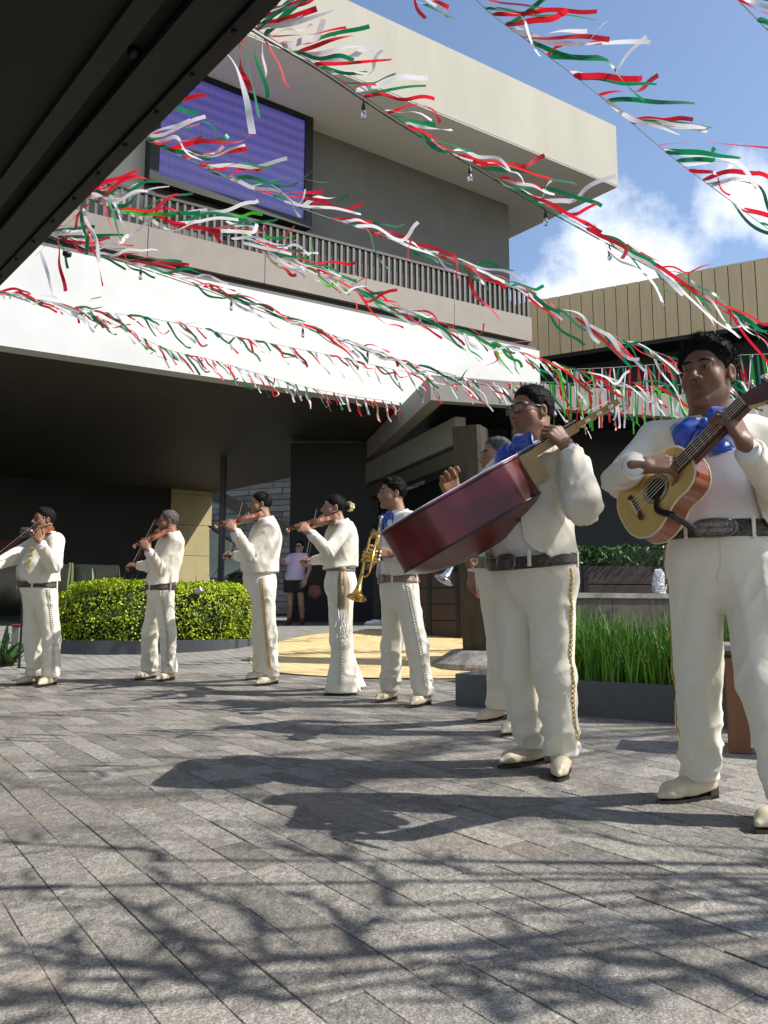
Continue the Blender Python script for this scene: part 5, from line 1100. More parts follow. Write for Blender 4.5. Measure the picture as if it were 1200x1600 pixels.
Fp = person('heavyset musician in glasses and cream suit holding the red guitarron', 3.46, dict(pelvis=(836, 908), neck=(836, 702), head=(829, 646), face=(-.86, -.5), look=(-.88, -.47, .06), hs=1.0, fat=.65, neck_r=.064, belt=(830, 876), hem=(860, 872), elL=(911, 790, -1), wrL=(884, 722, -1), elR=(748, 772, 1), wrR=(709, 755, -1), tgtL=GT_T + GT_A * (GT_L + .165) + V3(-.005, -.032, .012), tgtR=GT_T + GT_A * .36 + GT_N * .075 + GT_W * .05,
    knL=(866, 1052), knR=(812, 1046), footL=((881, 1200), (872, 1223)), footR=((856, 1190), (780, 1200)), shL=(892, 722), handL=((-.55, .1, .75), (.45, -.85, .1), 'fret'), handR=((-.28, .05, .95), (-.2, .95, .1), 'open', (V3(.018, .026, -.006), V3(.040, .060, -.012), V3(.052, .092, -.012), V3(.060, .118, -.010))), strands=4200, strand_l=.008, vox=.0075, hvox=.0034, hnvox=.0028, open=(.14, .09), open_c=.01, bulk=1.1, shw=1.08, bellyw=.178, bellyd=.165, bellyf=.045, chest=.14, hipw=.172, hipd=.15, legs=(.110, .080, .072), sleeve=(.082, .072, .050), hand_s=1.12, hair='short', hair_t=.012, hairline=.006, curl=.004, skin=SK_B, belt_tilt=-.12, buckle_at=.25, buckle_size=(.052, .036), trim=(M_gold, 34, 1), trim_r=.009, trim_fwd=-.1, bow=True, bow_s=.95, bow_out=.13, bow_up=-.015, bow_roll=.25, seed=9, foot_len=.30))
H = person('grey-haired musician half hidden behind the red guitarron, silver trumpet in hand', 4.55, dict(pelvis=(786, 902), neck=(786, 746), head=(775, 715), face=(-.85, -.5), look=(-.93, -.3, -.12), hs=.98, belt=(760, 880), hem=(765, 868), elL=(768, 836, -1), wrL=(742, 852, -1), elR=(752, 826, 1), wrR=(740, 888, -1),
    knL=(812, 1030), knR=(783, 1016), footL=((828, 1141), (778, 1154)), footR=((796, 1122), (735, 1132)), handL=((-.4, 0, -.8), (-.8, -.4, .3), 'grip'), handR=((-.1, -.1, -.98), (-.75, -.6, .1), 'relaxed'), strands=2500, strand_l=.007, vox=.009, hvox=.0045, hnvox=.0034, open=(.07, .04), legs=(.095, .07, .068), hair='short', hairline=.012, hair_t=.009, hair_mat=M_hairg, skin=SK_A, trim=(M_gold, 34, 2), seed=14))
E_ = person('young musician with curly dark hair and blue bow tie holding a gold trumpet', 5.78, dict(pelvis=(624, 926), neck=(624, 806), head=(612, 772), face=(-.88, -.45), look=(-.93, -.35, 0.), hs=.98, belt=(620, 905), hem=(622, 898), tgtL=(594, 866, 5.42), tgtR=(574, 862, 5.5), elL=(648, 872, -1), wrL=(610, 872, -1), elR=(606, 868, 1), wrR=(584, 868, -1),
    knL=(652, 1010), knR=(612, 1008), footL=((678, 1098), (632, 1109)), footR=((626, 1091), (577, 1101)), handL=((-.95, -.1, .1), (-.1, -.85, .45), 'grip'), handR=((-.8, -.3, .2), (-.6, .5, .5), 'grip'), strands=2600, strand_l=.014, vox=.009, hvox=.0042, hnvox=.0036, open=(.06, .04), bulk=.98, legs=(.090, .071, .070), curl=.007, hair_t=.019, quiff=True, hair='short', skin=SK_A, stubble=.5, belt_mat=M_beltc, buckle_mat=M_beltc, trim=(M_silver, 40, 2), bow=True, bow_s=.78, bow_out=.11, bow_up=-.02, seed=21))
D = person('woman violinist in cream suit with dark hair in a bun and tan sash', 6.55, dict(pelvis=(532, 918), neck=(535, 820), head=(521, 794), face=(-.97, -.2), look=(-.96, -.22, 0.), hs=.93, woman=True, belt=(530, 890), hem=(530, 887), violin=(456, 828), elL=(513, 862, -1), wrL=(486, 842, -1), elR=(508, 872, 1), wrR=(490, 876, 1),
    knL=(535, 1002), knR=(530, 1000), footL=((550, 1084), (504, 1087)), footR=((556, 1076), (516, 1078)), handL=((-.75, -.05, .55), (.3, -.9, .1), 'fret'), handR=((-.85, 0, .2), (-.2, .3, .9), 'bow'), vox=.009, hvox=.0042, hnvox=.0036, open=(.03, .02), shw=.86, chest=.125, bellyw=.122, bellyd=.105, bellyf=0., hipw=.165, hipd=.135, legs=(.095, .078, .10), flare=.155, hemz=.022, sleeve=(.060, .053, .042), hair='woman', hair_t=.011, curl=.0015, skin=SK_L, belt_mat=M_beltc, belt_h=.016, buckle=False, loops=False, trim=(M_silver, 36, 2), trim_fwd=.35, seed=27, neck_r=.047, foot_len=.25, hand_s=.92))
C_ = person('slick-haired stout violinist in cream suit standing beside the hedge end', 7.3, dict(pelvis=(410, 922), neck=(417, 815), head=(406, 789), face=(-.97, -.25), look=(-.95, -.3, -.05), hs=.98, belt=(410, 898), hem=(410, 896), violin=(343, 822), elL=(391, 868, -1), wrL=(364, 836, -1), elR=(386, 868, 1), wrR=(370, 868, 1),
    knL=(418, 992), knR=(408, 990), footL=((436, 1068), (396, 1073)), footR=((418, 1060), (380, 1064)), handL=((-.6, -.05, .75), (.3, -.9, .1), 'fret'), handR=((-.8, -.1, .2), (-.2, .3, .9), 'bow'), vox=.0095, hvox=.0045, hnvox=.004, open=(.035, .03), bulk=1.04, bellyd=.155, bellyf=.04, chest=.135, sleeve=(.078, .068, .05), legs=(.096, .074, .066), hair='short', hair_t=.013, curl=.002, hair_f=40., skin=SK_A, fat=.4, moustache=True, belt_mat=None, trim=(M_gold, 38, 2), trim_r=.010, seed=33))
B = person('grey-haired violinist in cream suit in front of the clipped hedge', 7.65, dict(pelvis=(251, 926), neck=(270, 838), head=(262, 816), face=(-.9, -.42), look=(-.93, -.35, -.1), hs=.95, belt=(250, 918), hem=(252, 913), violin=(214, 853), elL=(249, 890, -1), wrL=(227, 866, -1), elR=(233, 884, 1), wrR=(218, 884, 1),
    knL=(263, 990), knR=(234, 988), footL=((276, 1061), (238, 1067)), footR=((246, 1059), (205, 1064)), handL=((-.5, -.05, .8), (.3, -.9, .1), 'fret'), handR=((-.8, -.1, .1), (-.2, .3, .9), 'bow'), vox=.0095, hvox=.0045, hnvox=.004, open=(.045, .03), legs=(.092, .07, .068), hair='short', hair_t=.009, hairline=.014, hair_mat=M_hairg, skin=SK_B, belt_mat=M_belt, buckle=False, trim=(M_silver, 36, 2), seed=39))
A = person('leftmost violinist, stout, cream suit with open jacket and gold clasps', 7.3, dict(pelvis=(62, 926), neck=(74, 838), head=(68, 813), face=(-.62, -.78), look=(-.66, -.74, -.1), hs=.97, belt=(55, 914), hem=(75, 910), violin=(54, 834), elL=(84, 884, -1), wrL=(62, 850, -1), elR=(18, 872, -1), wrR=(-14, 886, -1),
    knL=(80, 996), knR=(52, 995), footL=((88, 1069), (56, 1075)), footR=((66, 1067), (22, 1072)), handL=((-.3, -.1, .9), (.35, -.9, .1), 'fret'), handR=((-.8, -.3, -.2), (-.2, -.3, .9), 'bow'), vox=.0095, hvox=.0045, hnvox=.004, open=(.10, .05), open_c=-.03, bulk=1.06, bellyw=.172, bellyd=.158, bellyf=.045, chest=.13, legs=(.098, .074, .068), sleeve=(.076, .066, .05), hair='short', hair_t=.012, hair_mat=M_hair, skin=SK_B, fat=.4, buckle=False, trim=(M_silver, 40, 2), seed=45))
for Q, n in ((A, 4),):
    for sx in (-1, 1):
        for i in range(4):
            z = Q['zb'] + .16 + i * .06; q = np.array([V3(Q['pc'][0], Q['pc'][1], z) + norm(Q['f'] + Q['l'] * (sx * .85 - .2)) * .4]); dv = norm(Q['f'] + Q['l'] * (sx * .85 - .2))
            for _ in range(20): q = q - dv * (Q['torso'](q) - .031)[:, None] * .8
            MB().box(q[0], (.045, .012, .028), [np.cross(V3(0, 0, 1), dv), dv, V3(0, 0, 1)], bev=.004).build('gold_clasp', M_gold, Q['root'])
def glasses():
    T = Fp['T']; r = Fp['root']; mb = MB(); m_f = mat('spectacle_frame', (.05, .048, .05), .25, metal=.3); gl = mat('lens_glass', (.8, .85, .9), .08, spec=.3, alpha=.16)
    g = thing('eyeglasses', 'dark framed spectacles on the guitarron player', 'glasses', T((0, .1, .01)))
    a = np.linspace(0, 2 * math.pi, 25)
    for sx in (-1, 1):
        pts = [T((sx * .034 + .0265 * np.sign(math.cos(x)) * abs(math.cos(x)) ** .6, .104 - .004 * abs(math.cos(x)) - (.006 if math.cos(x) * sx > .3 else 0), .006 + .018 * np.sign(math.sin(x)) * abs(math.sin(x)) ** .6)) for x in a]
        mb.tube(pts, .0026, 6, False); mb.tube([T((sx * .060, .094, .016)), T((sx * .074, .06, .017)), T((sx * .083, -.005, .018)), T((sx * .082, -.025, .002))], .0024, 6)
        MB().add(np.array(pts[:-1]), [tuple(range(24))]).build('lens', gl, g)
    mb.tube([T((-.008, .102, .012)), T((0, .108, .014)), T((.008, .102, .012))], .0022, 6); mb.build('frame', m_f, g, True)
glasses()
def woman_extras():
    T = D['T']; r = D['root']; rng = np.random.default_rng(3); f = thing('hair_flower', 'cream flower cluster pinned to the woman violinist\'s bun', 'flower', T((.02, -.15, .03)))
    for k in range(16):
        d = rng.normal(0, 1, 3); d /= np.linalg.norm(d); c = T((.012, -.155, .022)) + d * .028; u = norm(np.cross(d, rng.normal(0, 1, 3))); w = np.cross(d, u); a = np.linspace(0, 2 * math.pi, 9)[:-1]
        V = [c] + [c + (u * math.cos(x) + w * math.sin(x)) * .024 + d * (.010 + .004 * math.sin(3 * x)) for x in a]; MB().add(V, [(0, i + 1, (i + 1) % 8 + 1) for i in range(8)]).build('petal', mat('cream_petal', (.75, .66, .40), .6), f)
    s = MB(); v = sphere(T((.072, -.002, -.04)), .006)[0:2]; s.add(*v); s.build('earring', M_gold, r, True)
    # sash with two fringed tails on the near side
    l, ff, up = D['l'], D['f'], V3(0, 0, 1); m_s = mat('tan_sash', (.40, .30, .20), .7, (.34, .25, .16), 12, bump=.4, bscale=200); m_fr = mat('sash_fringe', (.72, .70, .66), .8)
    for off, ln, w in ((.10, .33, .032), (-.02, .42, .042)):
        dv = norm(l + ff * off); V = []; n = 14; sd = np.cross(up, dv); tip = []
        q = np.array([V3(D['pc'][0], D['pc'][1], D['zb'] - ln * i / (n - 1)) + dv * .4 for i in range(n)])
        for _ in range(30): q = q - dv * np.clip(D['legs'](q, .012), -.06, .06)[:, None] * .85
        for i in range(n):
            ww = w * (.45 + .55 * min(1, i / 4)); V += [q[i] - sd * ww, q[i] + dv * (.012 + .006 * math.sin(i)), q[i] + sd * ww, q[i] - dv * .006]
        MB().add(V, [(4 * i + j, 4 * i + (j + 1) % 4, 4 * i + 4 + (j + 1) % 4, 4 * i + 4 + j) for i in range(n - 1) for j in range(4)]).build('sash_tail', m_s, r, True); fr = MB(); rng = np.random.default_rng(4)
        for k in range(26):
            a = q[-1] + sd * rng.uniform(-w, w) + dv * rng.uniform(0, .008); fr.tube([a, a + V3(*rng.normal(0, .008, 2), -.07) + dv * .01, a + V3(*rng.normal(0, .014, 2), -.15)], .0022, 4)
        fr.build('fringe', m_fr, r)
    q = np.array([V3(D['pc'][0], D['pc'][1], D['zb']) + norm(l + ff * .05) * .4])
    for _ in range(24): q = q - norm(l + ff * .05) * D['legs'](q, .02)[:, None] * .9
    s = MB(); v = sphere(q[0], .034, 12, np.diag([1, .7, 1.0])); s.add(*v); s.build('sash_knot', m_s, r, True)
woman_extras()
def buckle_text():
    q, BA, bo = G['buckle']; r = G['root']; M = Matrix([[*BA[:, 0]], [*BA[:, 1]], [*BA[:, 2]]])
    for txt, dy, sz in (('MARIACHI', .010, .019), ('POR HERENCIA', -.011, .0165)):
        cu = bpy.data.curves.new('lettering', 'FONT'); cu.body = txt; cu.size = sz; cu.align_x = 'CENTER'; cu.align_y = 'CENTER'; cu.extrude = .0012; tmp = bpy.data.objects.new('t', cu); COL.objects.link(tmp)
        dg = bpy.context.evaluated_depsgraph_get(); me = bpy.data.meshes.new_from_object(tmp.evaluated_get(dg)); bpy.data.objects.remove(tmp)
        v = np.array([x.co[:] for x in me.vertices]); f = [tuple(p.vertices) for p in me.polygons]; v = q + (v + V3(0, dy, .009)) @ BA; link('lettering', v, f, mat('letter_silver', (.42, .40, .36), .35, metal=.7), bo)
buckle_text()
# ================================================================== INSTRUMENTS
M_violin = mat('violin_varnish', (.30, .085, .022), .25, (.20, .05, .014), 9, coat=.6, stretch=(1, 3, 1)); M_ebony = mat('ebony', (.012, .010, .009), .3); M_spruce = mat('spruce_top', (.66, .45, .17), .25, (.60, .39, .14), 14, coat=.5, stretch=(1, 6, 1)); M_red = mat('red_lacquer', (.12, .004, .007), .3, (.045, .003, .004), 5, coat=.25, spec=.35); M_redb = mat('red_back', (.15, .024, .018), .35, (.10, .014, .011), 5, coat=.2); M_rib = mat('orange_rib', (.30, .075, .018), .2, (.24, .055, .014), 6, coat=.7); M_neckw = mat('pale_neck', (.46, .30, .12), .4, (.40, .25, .10), 12); M_gut = mat('string', (.75, .73, .65), .4); M_rose = mat('rosewood', (.09, .035, .02), .4, (.06, .024, .014), 20, stretch=(1, 6, 1)); M_bind = mat('binding', (.70, .58, .34), .4)
def body_loft(fr, prof, L, zt, zb, arch_t, arch_b, ns=40, keel=0.):
    """guitar-like body: fr=(origin at tail, axis, width axis, normal); returns rings for top, ribs, back"""
    o, a, w, n = fr; ts = np.linspace(.001, .999, ns) ; ts = .5 - .5 * np.cos(ts * math.pi); P = np.array(prof); W_ = np.interp(ts, P[:, 0], P[:, 1])
    us = np.linspace(-1, 1, 11); top = []; bot = []
    for t, ww in zip(ts, W_):
        e = math.sin(math.pi * t) ** .5
        top.append([o + a * L * t + w * (u * ww) + n * (zt + arch_t * e * (1 - u * u)) for u in us]); bot.append([o + a * L * t + w * (u * ww) - n * (zb + e * (arch_b * (1 - u * u) + keel * (1 - abs(u)))) for u in us])
    top = np.array(top); bot = np.array(bot); m = 11
    q = lambda A, fl: (A.reshape(-1, 3), [((i * m + j, i * m + j + 1, (i + 1) * m + j + 1, (i + 1) * m + j) if fl else (i * m + j, (i + 1) * m + j, (i + 1) * m + j + 1, i * m + j + 1)) for i in range(ns - 1) for j in range(m - 1)])
    loop_t = np.concatenate([top[:, 0], top[::-1, -1]]); loop_b = np.concatenate([bot[:, 0], bot[::-1, -1]]); k = len(loop_t)
    ribs = (np.concatenate([loop_t, loop_b]), [(i, (i + 1) % k, k + (i + 1) % k, k + i) for i in range(k)])
    return q(top, False), ribs, q(bot, True), loop_t, loop_b
VPROF = [(0, .01), (.015, .045), (.07, .082), (.2, .104), (.33, .093), (.40, .066), (.47, .056), (.56, .060), (.63, .078), (.72, .084), (.84, .080), (.94, .058), (.985, .032), (1, .01)]
def violin(label, P, tip, bow_label):
    tail, scroll = P['violin']; a = norm(scroll - tail); n = norm(V3(0, 0, 1) - P['f'] * .1 + P['l'] * -.6); n = norm(n - a * np.dot(n, a)); w = np.cross(n, a); t = thing('violin', label, 'violin', tail, 'violins'); L = .355
    tp, rb, bk, lt, lb = body_loft((tail, a, w, n), VPROF, L, .016, .016, .012, .012)
    for nm, q in (('top_plate', tp), ('ribs', rb), ('back_plate', bk)): link(nm, q[0], q[1], M_violin, t, True)
    MB().prism([tail + a * .125 - w * .02 + n * .032, tail + a * .125 + w * .02 + n * .032, tail + a * .55 + w * .012 + n * .026, tail + a * .55 - w * .012 + n * .026], n * .008).build('fingerboard', M_ebony, t)
    MB().tube([tail + a * .33 + n * .010, tail + a * .40 + n * .016, tail + a * .55 + n * .018], [.02, .013, .012], 8).build('neck', M_violin, t, True)
    sc = MB(); p0 = tail + a * .55 + n * .018; sc.box(p0 + a * .035 - n * .006, (.07, .024, .024), [a, w, n], bev=.004); ang = np.linspace(0, 5.5, 18); sc.tube([p0 + a * (.085 + .017 * (1 - x / 8) * math.sin(x)) - n * (.016 - .017 * (1 - x / 8) * math.cos(x)) for x in ang], .007, 6); sc.build('scroll', M_violin, t, True)
    for i in range(4): MB().tube([p0 + a * (.02 + .014 * i) - w * .03 * (1 if i % 2 else -1), p0 + a * (.02 + .014 * i) + w * .012 * (1 if i % 2 else -1)], [.006, .003], 6).build('peg', M_ebony, t)
    MB().box(tail + a * .165 + n * .040, (.005, .042, .036), [a, w, n]).build('bridge', M_neckw, t); MB().prism([tail + a * .02 - w * .01 + n * .034, tail + a * .02 + w * .01 + n * .034, tail + a * .13 + w * .02 + n * .038, tail + a * .13 - w * .02 + n * .038], n * .006).build('tailpiece', M_ebony, t)
    MB().lathe(tail + a * .03 + w * .045 + n * .03, n, [(0, .034), (.008, .036), (.012, .02)], 12).build('chin_rest', M_ebony, t)
    for sx in (-1, 1): MB().tube(smooth_path([tail + a * (.13 + .03 * i) + w * sx * (.042 - .006 * i + .006 * math.sin(2 * i)) + n * .0245 for i in range(3)], 7), .003, 5).build('sound_hole', M_ebony, t)
    hs = P['handR']; b0 = hs + V3(-.05, -.02, -.01); b1 = aty(tip[0], tip[1], tail[1] - .12 + (tip[2] if len(tip) > 2 else 0)); d = norm(b1 - b0); b = thing('violin_bow', bow_label, 'bow', b0, 'violin bows'); b0 = b0 - d * .05; b1 = b0 + d * max(.6, min(.74, np.linalg.norm(b1 - b0)))
    s = norm(np.cross(d, V3(0, 1, .2))); MB().tube(smooth_path([b0, (b0 + b1) / 2 - s * .006, b1], 8), [.0048] * 7 + [.003], 6).build('stick', M_rose, b, True); MB().tube([b0 + d * .05 + s * .020, b1 - d * .01 + s * .014], .0032, 5, flat=.5).build('bow_hair', M_gut, b); MB().box(b0 + d * .05 + s * .012, (.05, .012, .024), [d, np.cross(s, d), s], bev=.003).build('frog', M_ebony, b); MB().box(b1 + s * .008, (.02, .008, .02), [d, np.cross(s, d), s], bev=.003).build('bow_tip', M_ebony, b)
violin('brown violin held up by the leftmost violinist', A, (76, 805), 'bow slanting across the leftmost violinist to the picture edge')
violin('brown violin of the grey-haired violinist in front of the hedge', B, (254, 793), 'bow rising past the face of the grey-haired violinist')
violin('reddish brown violin of the slick-haired violinist', C_, (388, 758), 'bow rising before the face of the slick-haired violinist')
violin('brown violin on the shoulder of the woman violinist', D, (503, 768), 'upright bow of the woman violinist')
def guitarron():
    a, w, n, tail, L = GT_A, GT_W, GT_N, GT_T, GT_L; t = thing('guitarron', 'huge dark red guitarron with deep ribs held across the body, neck up', 'guitarron', tail)
    prof = [(0, .205), (.012, .232), (.05, .262), (.16, .285), (.32, .295), (.45, .265), (.58, .225), (.68, .205), (.78, .19), (.88, .155), (.95, .105), (.985, .06), (1, .04)]
    tp, rb, bk, lt, lb = body_loft((tail, a, w, n), prof, L, 0, .178, .004, .0, 44, keel=.10)
    link('soundboard', tp[0], tp[1], M_spruce, t, True); link('side_ribs', rb[0], rb[1], M_red, t, True); link('back', bk[0], bk[1], M_redb, t, True)
    for nm, lp, m, r in (('binding', lt + n * .001, M_ebony, .0055), ('binding', lb - n * .001, M_ebony, .005)): MB().tube(np.vstack([lp, lp[:1]]), r, 6, False).build(nm, m, t, True)
    inl = MB(); m_i = [mat('inlay_red', (.5, .03, .03), .4), mat('inlay_blue', (.03, .04, .35), .4), mat('inlay_white', (.7, .7, .7), .4)]
    for k, m in enumerate(m_i): MB().tube(np.vstack([lt, lt[:1]]) + n * (.0065 + .003 * k) , .0022, 5, False).build('inlay_line', m, t)
    j = tail + a * (L - .02); tip = j + a * .50
    MB().prism([j - w * .05 - n * .002 - a * .02, j + w * .05 - n * .002 - a * .02, j + w * .035 - n * .002 + a * .09, j - w * .035 - n * .002 + a * .09], -n * .14).build('heel_block', M_neckw, t)
    MB().prism([j - w * .034 + a * .09, j + w * .034 + a * .09, tip - a * .2 + w * .028, tip - a * .2 - w * .028], -n * .035).build('neck', M_neckw, t); MB().prism([j - w * .034 - a * .02 + n * .003, j + w * .034 - a * .02 + n * .003, tip - a * .2 + w * .028 + n * .003, tip - a * .2 - w * .028 + n * .003], n * .006).build('fingerboard', M_ebony, t)
    hb = norm(a - n * .12); MB().prism([tip - a * .2 - w * .036, tip - a * .2 + w * .036, tip + w * .042, tip - w * .042], -n * .024).build('headstock', M_neckw, t)
    for i in range(3):
        for sx in (-1, 1):
            p = tip - a * (.16 - .055 * i) + w * sx * .04 - n * .012; pg = MB().tube([p, p + w * sx * .03 - n * .004], .005, 6).build('peg', M_silver, t); MB().box(p + w * sx * .036 - n * .005, (.022, .008, .014), [a, w, n], bev=.003).build('peg_button', M_gut, pg)
    rng = np.random.default_rng(6)
    for i in range(6):
        wv = (i - 2.5) * .0095; MB().tube([tail + a * .12 + w * wv * 1.6 + n * .018, j + a * .1 + w * wv + n * .016, tip - a * .19 + w * wv + n * .012], .0013, 4).build('string', M_gut, t)
        p = tip - a * (.16 - .055 * (i // 2)) + w * (.03 if i % 2 else -.03); MB().tube(smooth_path([p, p + V3(*rng.normal(0, .03, 3)) + n * .02, p + V3(*rng.normal(0, .05, 3)) - n * .03], 7), .0012, 4).build('string_end', M_gut, t)
    MB().box(tail + a * .12 + n * .010, (.02, .16, .016), [a, w, n], bev=.004).build('bridge', M_rose, t)
guitarron()
def vihuela():
    tail, j, a, n, w = VT, VJ, VA, VN, VW; L = .325; kk = .325 / .385; t = thing('vihuela', 'small round-backed vihuela with yellow top and orange ribs at right', 'vihuela', tail)
    prof = [(a_, b_ * kk) for a_, b_ in [(0, .03), (.02, .075), (.08, .120), (.2, .152), (.33, .157), (.46, .140), (.57, .120), (.66, .112), (.78, .115), (.88, .105), (.95, .078), (.985, .045), (1, .02)]]
    tp, rb, bk, lt, lb = body_loft((tail, a, w, n), prof, L, 0, .075, .002, .0, 44, keel=.06)
    link('soundboard', tp[0], tp[1], M_spruce, t, True); link('side_ribs', rb[0], rb[1], M_rib, t, True); link('back', bk[0], bk[1], M_rib, t, True)
    for lp, r in ((lt + n * .0005, .004), (lb, .0035)): MB().tube(np.vstack([lp, lp[:1]]), r, 6, False).build('binding', M_bind, t, True)
    c = tail + a * .168 + n * .0045; ang = np.linspace(0, 2 * math.pi, 33)[:-1]; circ = lambda r, z: np.array([c + (a * math.cos(x) + w * math.sin(x)) * r + n * z for x in ang])
    MB().add(circ(.036, .0), [tuple(range(32))]).build('sound_hole', mat('hole_black', (.004, .004, .004), .9), t)
    for r, m in ((.039, M_ebony), (.042, M_bind), (.045, M_ebony), (.048, M_bind), (.051, M_ebony)): MB().tube(np.vstack([circ(r, .0), circ(r, .0)[:1]]), .0018, 4, False).build('rosette_ring', m, t)
    MB().box(tail + a * .072 + n * .009, (.018, .115, .012), [a, w, n], bev=.004).build('bridge', M_rose, t); MB().box(tail + a * .070 + n * .0165, (.006, .07, .004), [a, w, n]).build('saddle', M_bind, t)
    nk = tail + a * (L + .235); MB().prism([j - a * .02 - w * .026 - n * .001, j - a * .02 + w * .026 - n * .001, nk + w * .022 - n * .001, nk - w * .022 - n * .001], -n * .024).build('neck', M_rose, t); MB().prism([tail + a * .255 - w * .026 + n * .005, tail + a * .255 + w * .026 + n * .005, nk + w * .022 + n * .005, nk - w * .022 + n * .005], n * .006).build('fingerboard', M_rose, t)
    for i in range(9): MB().box(tail + a * (.285 + .27 * (1 - .89 ** i) * 1.3) + n * .0118, (.002, .046, .002), [a, w, n]).build('fret', M_silver, t)
    hd = norm(a + n * -.28 + V3(.25, 0, -.12)); hw = w; e = nk + hd * .17; hn = norm(n - hd * np.dot(n, hd)); MB().prism([nk - hw * .026, nk + hw * .026, nk + hd * .04 + hw * .036, e + hw * .034, e - hw * .034, nk + hd * .04 - hw * .036], -hn * .016).build('headstock', M_neckw, t); MB().prism([nk - hw * .024 + hn * .001, nk + hw * .024 + hn * .001, nk + hd * .04 + hw * .034 + hn * .001, e + hw * .03 + hn * .001, e - hw * .03 + hn * .001, nk + hd * .04 - hw * .034 + hn * .001], hn * .003).build('headstock_veneer', M_rose, t)
    for i in range(3):
        for sx in (-1, 1):
            p = nk + hd * (.05 + .042 * i) + hw * sx * .034 - hn * .008; pg = MB().tube([p, p + hw * sx * .028], .0045, 6).build('peg', M_silver, t); MB().box(p + hw * sx * .036, (.020, .010, .014), [hd, hw, hn], bev=.004).build('peg_button', M_gut, pg)
    for i in range(5): wv = (i - 2) * .0085; MB().tube([tail + a * .072 + w * wv * 1.5 + n * .017, nk + w * wv + n * .014], .0009, 4).build('string', M_gut, t)
    # strap: loop through the sound hole, over the rib towards the player
    pts = [c - w * .02 + n * .004, c - w * .075 - a * .03 + n * .006, tail + a * .17 - w * .131 + n * .006, tail + a * .17 - w * .138 - n * .03, tail + a * .16 - w * .15 - n * .10, G['pc'] + G['f'] * .12 + V3(0, 0, .22)]
    if np.dot(w, V3(1, 0, -1)) > 0: pts = [c + w * .02 + n * .004, c + w * .075 - a * .03 + n * .006, tail + a * .17 + w * .131 + n * .006, tail + a * .17 + w * .138 - n * .03, tail + a * .16 + w * .15 - n * .10, G['pc'] + G['f'] * .12 + V3(0, 0, .22)]
    MB().tube(smooth_path(pts[:5], 18), .011, 6, flat=.25, up=n).build('strap', M_ebony, t)
vihuela()
def trumpet(label, m, mouth, bell, rolldir):
    a = norm(bell - mouth); w = norm(np.asarray(rolldir, float) - a * np.dot(rolldir, a)); v = np.cross(a, w); t = thing('trumpet', label, 'trumpet', mouth); P = lambda x, y, z=0: mouth + a * x + w * y + v * z; k = np.linalg.norm(bell - mouth) / .5
    Q = lambda pts: [P(x * k, y * k, z * k) for x, y, z in pts]
    xs = np.array([.10, .2, .3, .36, .41, .45, .475, .49, .498, .5]); rs = np.array([.006, .0065, .0085, .011, .015, .022, .032, .045, .058, .061]) * k; B = MB(); B.tube(Q([(x, 0, 0) for x in xs]), rs, 18, False); B.build('bell', m, t, True)
    MB().tube([P((.4975) * k, 0), P(.5 * k, 0)], [.0615 * k, .0625 * k], 18, False).build('bell_rim', m, t, True)
    ua = np.linspace(0, math.pi, 9)
    MB().tube(Q([(.02, .062, .012), (.34, .062, .012)] + [(.34 + .03 * math.sin(x), .036 + .026 * math.cos(x), .012) for x in ua] + [(.24, .010, .012)]), .0058 * k, 10).build('leadpipe', m, t, True)
    MB().tube(Q([(.20, .0, 0), (.10, 0, 0)] + [(.10 - .03 * math.sin(x), .031 - .031 * math.cos(x), -.004) for x in ua] + [(.20, .062, -.012)]), .006 * k, 10).build('rear_bow', m, t, True)
    for i in range(3):
        x = .205 + .026 * i; MB().tube(Q([(x, -.02, .004), (x, .085, .004)]), .0105 * k, 12).build('valve', m, t, True); MB().tube(Q([(x, .085, .004), (x, .105, .004)]), .003 * k, 6).build('valve_stem', m, t); MB().lathe(P(x * k, .105 * k, .004 * k), w, [(0, .008 * k), (.004, .008 * k)], 10).build('valve_button', M_gut, t)
    MB().lathe(P(-.005 * k, .062 * k, .012 * k), a, [(-.035, .0125 * k), (-.03, .0130 * k), (-.018, .006 * k), (.03, .0065 * k)], 12).build('mouthpiece', M_silver, t, True); MB().tube(Q([(.27, .062, .012), (.27, .075, .02), (.285, .08, .02), (.3, .075, .02), (.3, .062, .012)]), .002, 5).build('finger_ring', m, t)
M_brass = mat('polished_brass', (.80, .52, .13), .18, metal=1.); M_chrome = mat('polished_silver', (.78, .78, .80), .15, metal=1.)
trumpet('gold trumpet pointing down in the curly-haired musician\'s hands', M_brass, aty(583, 818, 5.50), aty(557, 934, 5.30), V3(.9, -.5, .2))
trumpet('silver trumpet hanging below the red guitarron, bell down', M_chrome, aty(752, 806, 4.34), aty(693, 907, 4.24), V3(.8, -.3, .5))
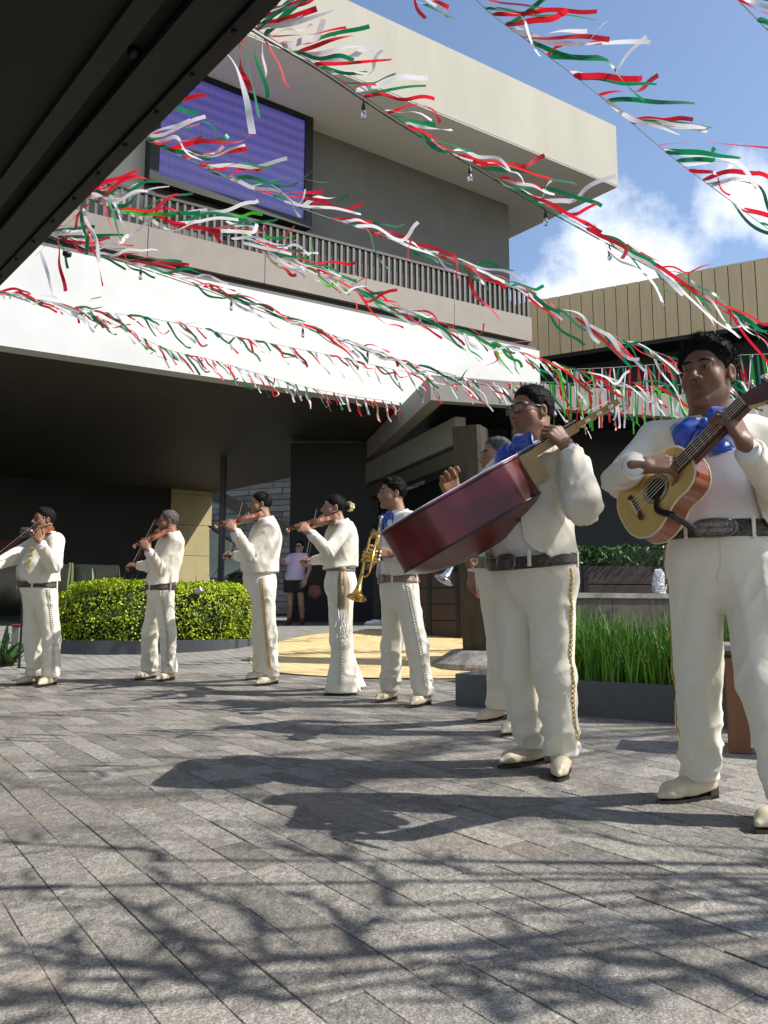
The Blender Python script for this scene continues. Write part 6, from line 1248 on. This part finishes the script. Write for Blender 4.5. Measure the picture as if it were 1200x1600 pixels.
# ================================================================== PEOPLE IN THE BACKGROUND
M_lil = mat('lilac_cotton', (.58, .47, .63), .75, (.54, .43, .59), 8); M_blk = mat('black_cloth', (.012, .012, .014), .8); creases(M_lil, 11, .03) if False else None
gw = .42; Wm = person('woman in lilac shirt, black shorts and sunglasses watching from the shade', 14.0, dict(gz=gw, pelvis=(461, 908), neck=(466, 867), head=(468, 855), face=(-.25, -.97), look=(-.3, -.95, 0), hs=.95, woman=True, belt=(461, 903), hem=(461, 906), elL=(484, 888, -1), wrL=(478, 905, -1), elR=(441, 880, -1), wrR=(434, 863, -1), knL=(471, 946), knR=(453, 946), footL=((473, 977, .1), (470, 978, -.14)), footR=((453, 977, .1), (449, 978, -.14)), handL=((-.3, -.2, -.9), (.6, -.7, 0), 'relaxed'), handR=((-.1, -.2, .9), (-.4, -.8, 0), 'grip'), vox=.014, hvox=.008, hnvox=.006, open=(0., 0.), shw=.9, chest=.12, suit=M_lil, jacket_name='blouse', shirt=M_lil, short_sleeve=True, cuffs=False, trouser_mat=M_blk, hemz=.58, legs=(.115, .105, .1), bare=True, belt_mat=None, hair='long', hair_t=.012, skin=SK_L, boot=mat('red_flats', (.14, .03, .02), .5), shoe_name='shoe', foot_len=.24, seed=51))
T = Wm['T']; sg = thing('sunglasses', 'dark sunglasses on the watching woman', 'glasses', T((0, .1, .01)))
for sx in (-1, 1): v = sphere(T((sx * .032, .096, .010)), .02, 10, np.diag([1.3, .5, 1.])); MB().add(*v).build('lens', M_iris, sg, True)
MB().tube([T((-.06, .09, .016)), T((0, .108, .016)), T((.06, .09, .016))], .003, 5).build('frame', M_ebony, sg)
ph = aty(432, 854, 13.6); p_ = thing('phone', 'red-cased phone raised by the watching woman', 'phone', ph); MB().box(ph, (.16, .012, .08), bev=.004).build('case', mat('phone_red', (.25, .02, .03), .4), p_); MB().lathe(ph + V3(.06, -.007, .02), (0, -1, 0), [(0, .012), (.003, .01)], 10).build('camera_lens', M_iris, p_)
bg_ = aty(492, 922, 13.9); b_ = thing('handbag', 'brown leather handbag hanging at the watching woman\'s side', 'bag', bg_); m_bag = mat('bag_leather', (.16, .055, .025), .5, (.12, .04, .02), 9)
v, F_ = surfnet(lambda P: smin(ell(P, bg_ + V3(0, 0, -.04), V3(.13, .06, .12)), cone(P, bg_ + V3(-.07, 0, .06), bg_ + V3(.06, 0, .05), .03, .03), .05), bg_ - .22, bg_ + .2, .012); link('pouch', v, F_, m_bag, b_, True); MB().tube(smooth_path([bg_ + V3(-.08, 0, .07), bg_ + V3(-.09, .02, .3), bg_ + V3(-.2, .05, .55), bg_ + V3(-.1, .04, .3), bg_ + V3(.06, 0, .06)], 16), .01, 6, flat=.4).build('strap', m_bag, b_)
M_snk = mat('white_sneaker', (.75, .75, .76), .6)
person('person in black clothes and white sneakers half hidden behind the gold trumpet', 13.4, dict(gz=gw, pelvis=(588, 893), neck=(592, 845), head=(588, 832), face=(-.95, -.3), look=(-.95, -.3, 0), hs=.98, belt=(588, 890), hem=(588, 896), elL=(597, 872, -1), wrL=(585, 880, -1), elR=(590, 872, 1), wrR=(580, 880, 1), knL=(588, 930), knR=(580, 930), footL=((592, 965, 0.), (571, 966, -.05)), footR=((598, 963, .2), (580, 963, .2)), handL=((-.6, 0, -.5), (0, -.9, .2), 'relaxed'), handR=((-.6, 0, -.5), (0, .9, .2), 'relaxed'), vox=.015, hvox=.009, hnvox=.007, open=(0., 0.), suit=M_blk, jacket_name='sweater', shirt=M_blk, trouser_mat=M_blk, belt_mat=None, boot=M_snk, sole=M_snk, shoe_name='sneaker', cuffs=False, skin=SK_A, legs=(.09, .065, .055), hemz=.10, seed=60))
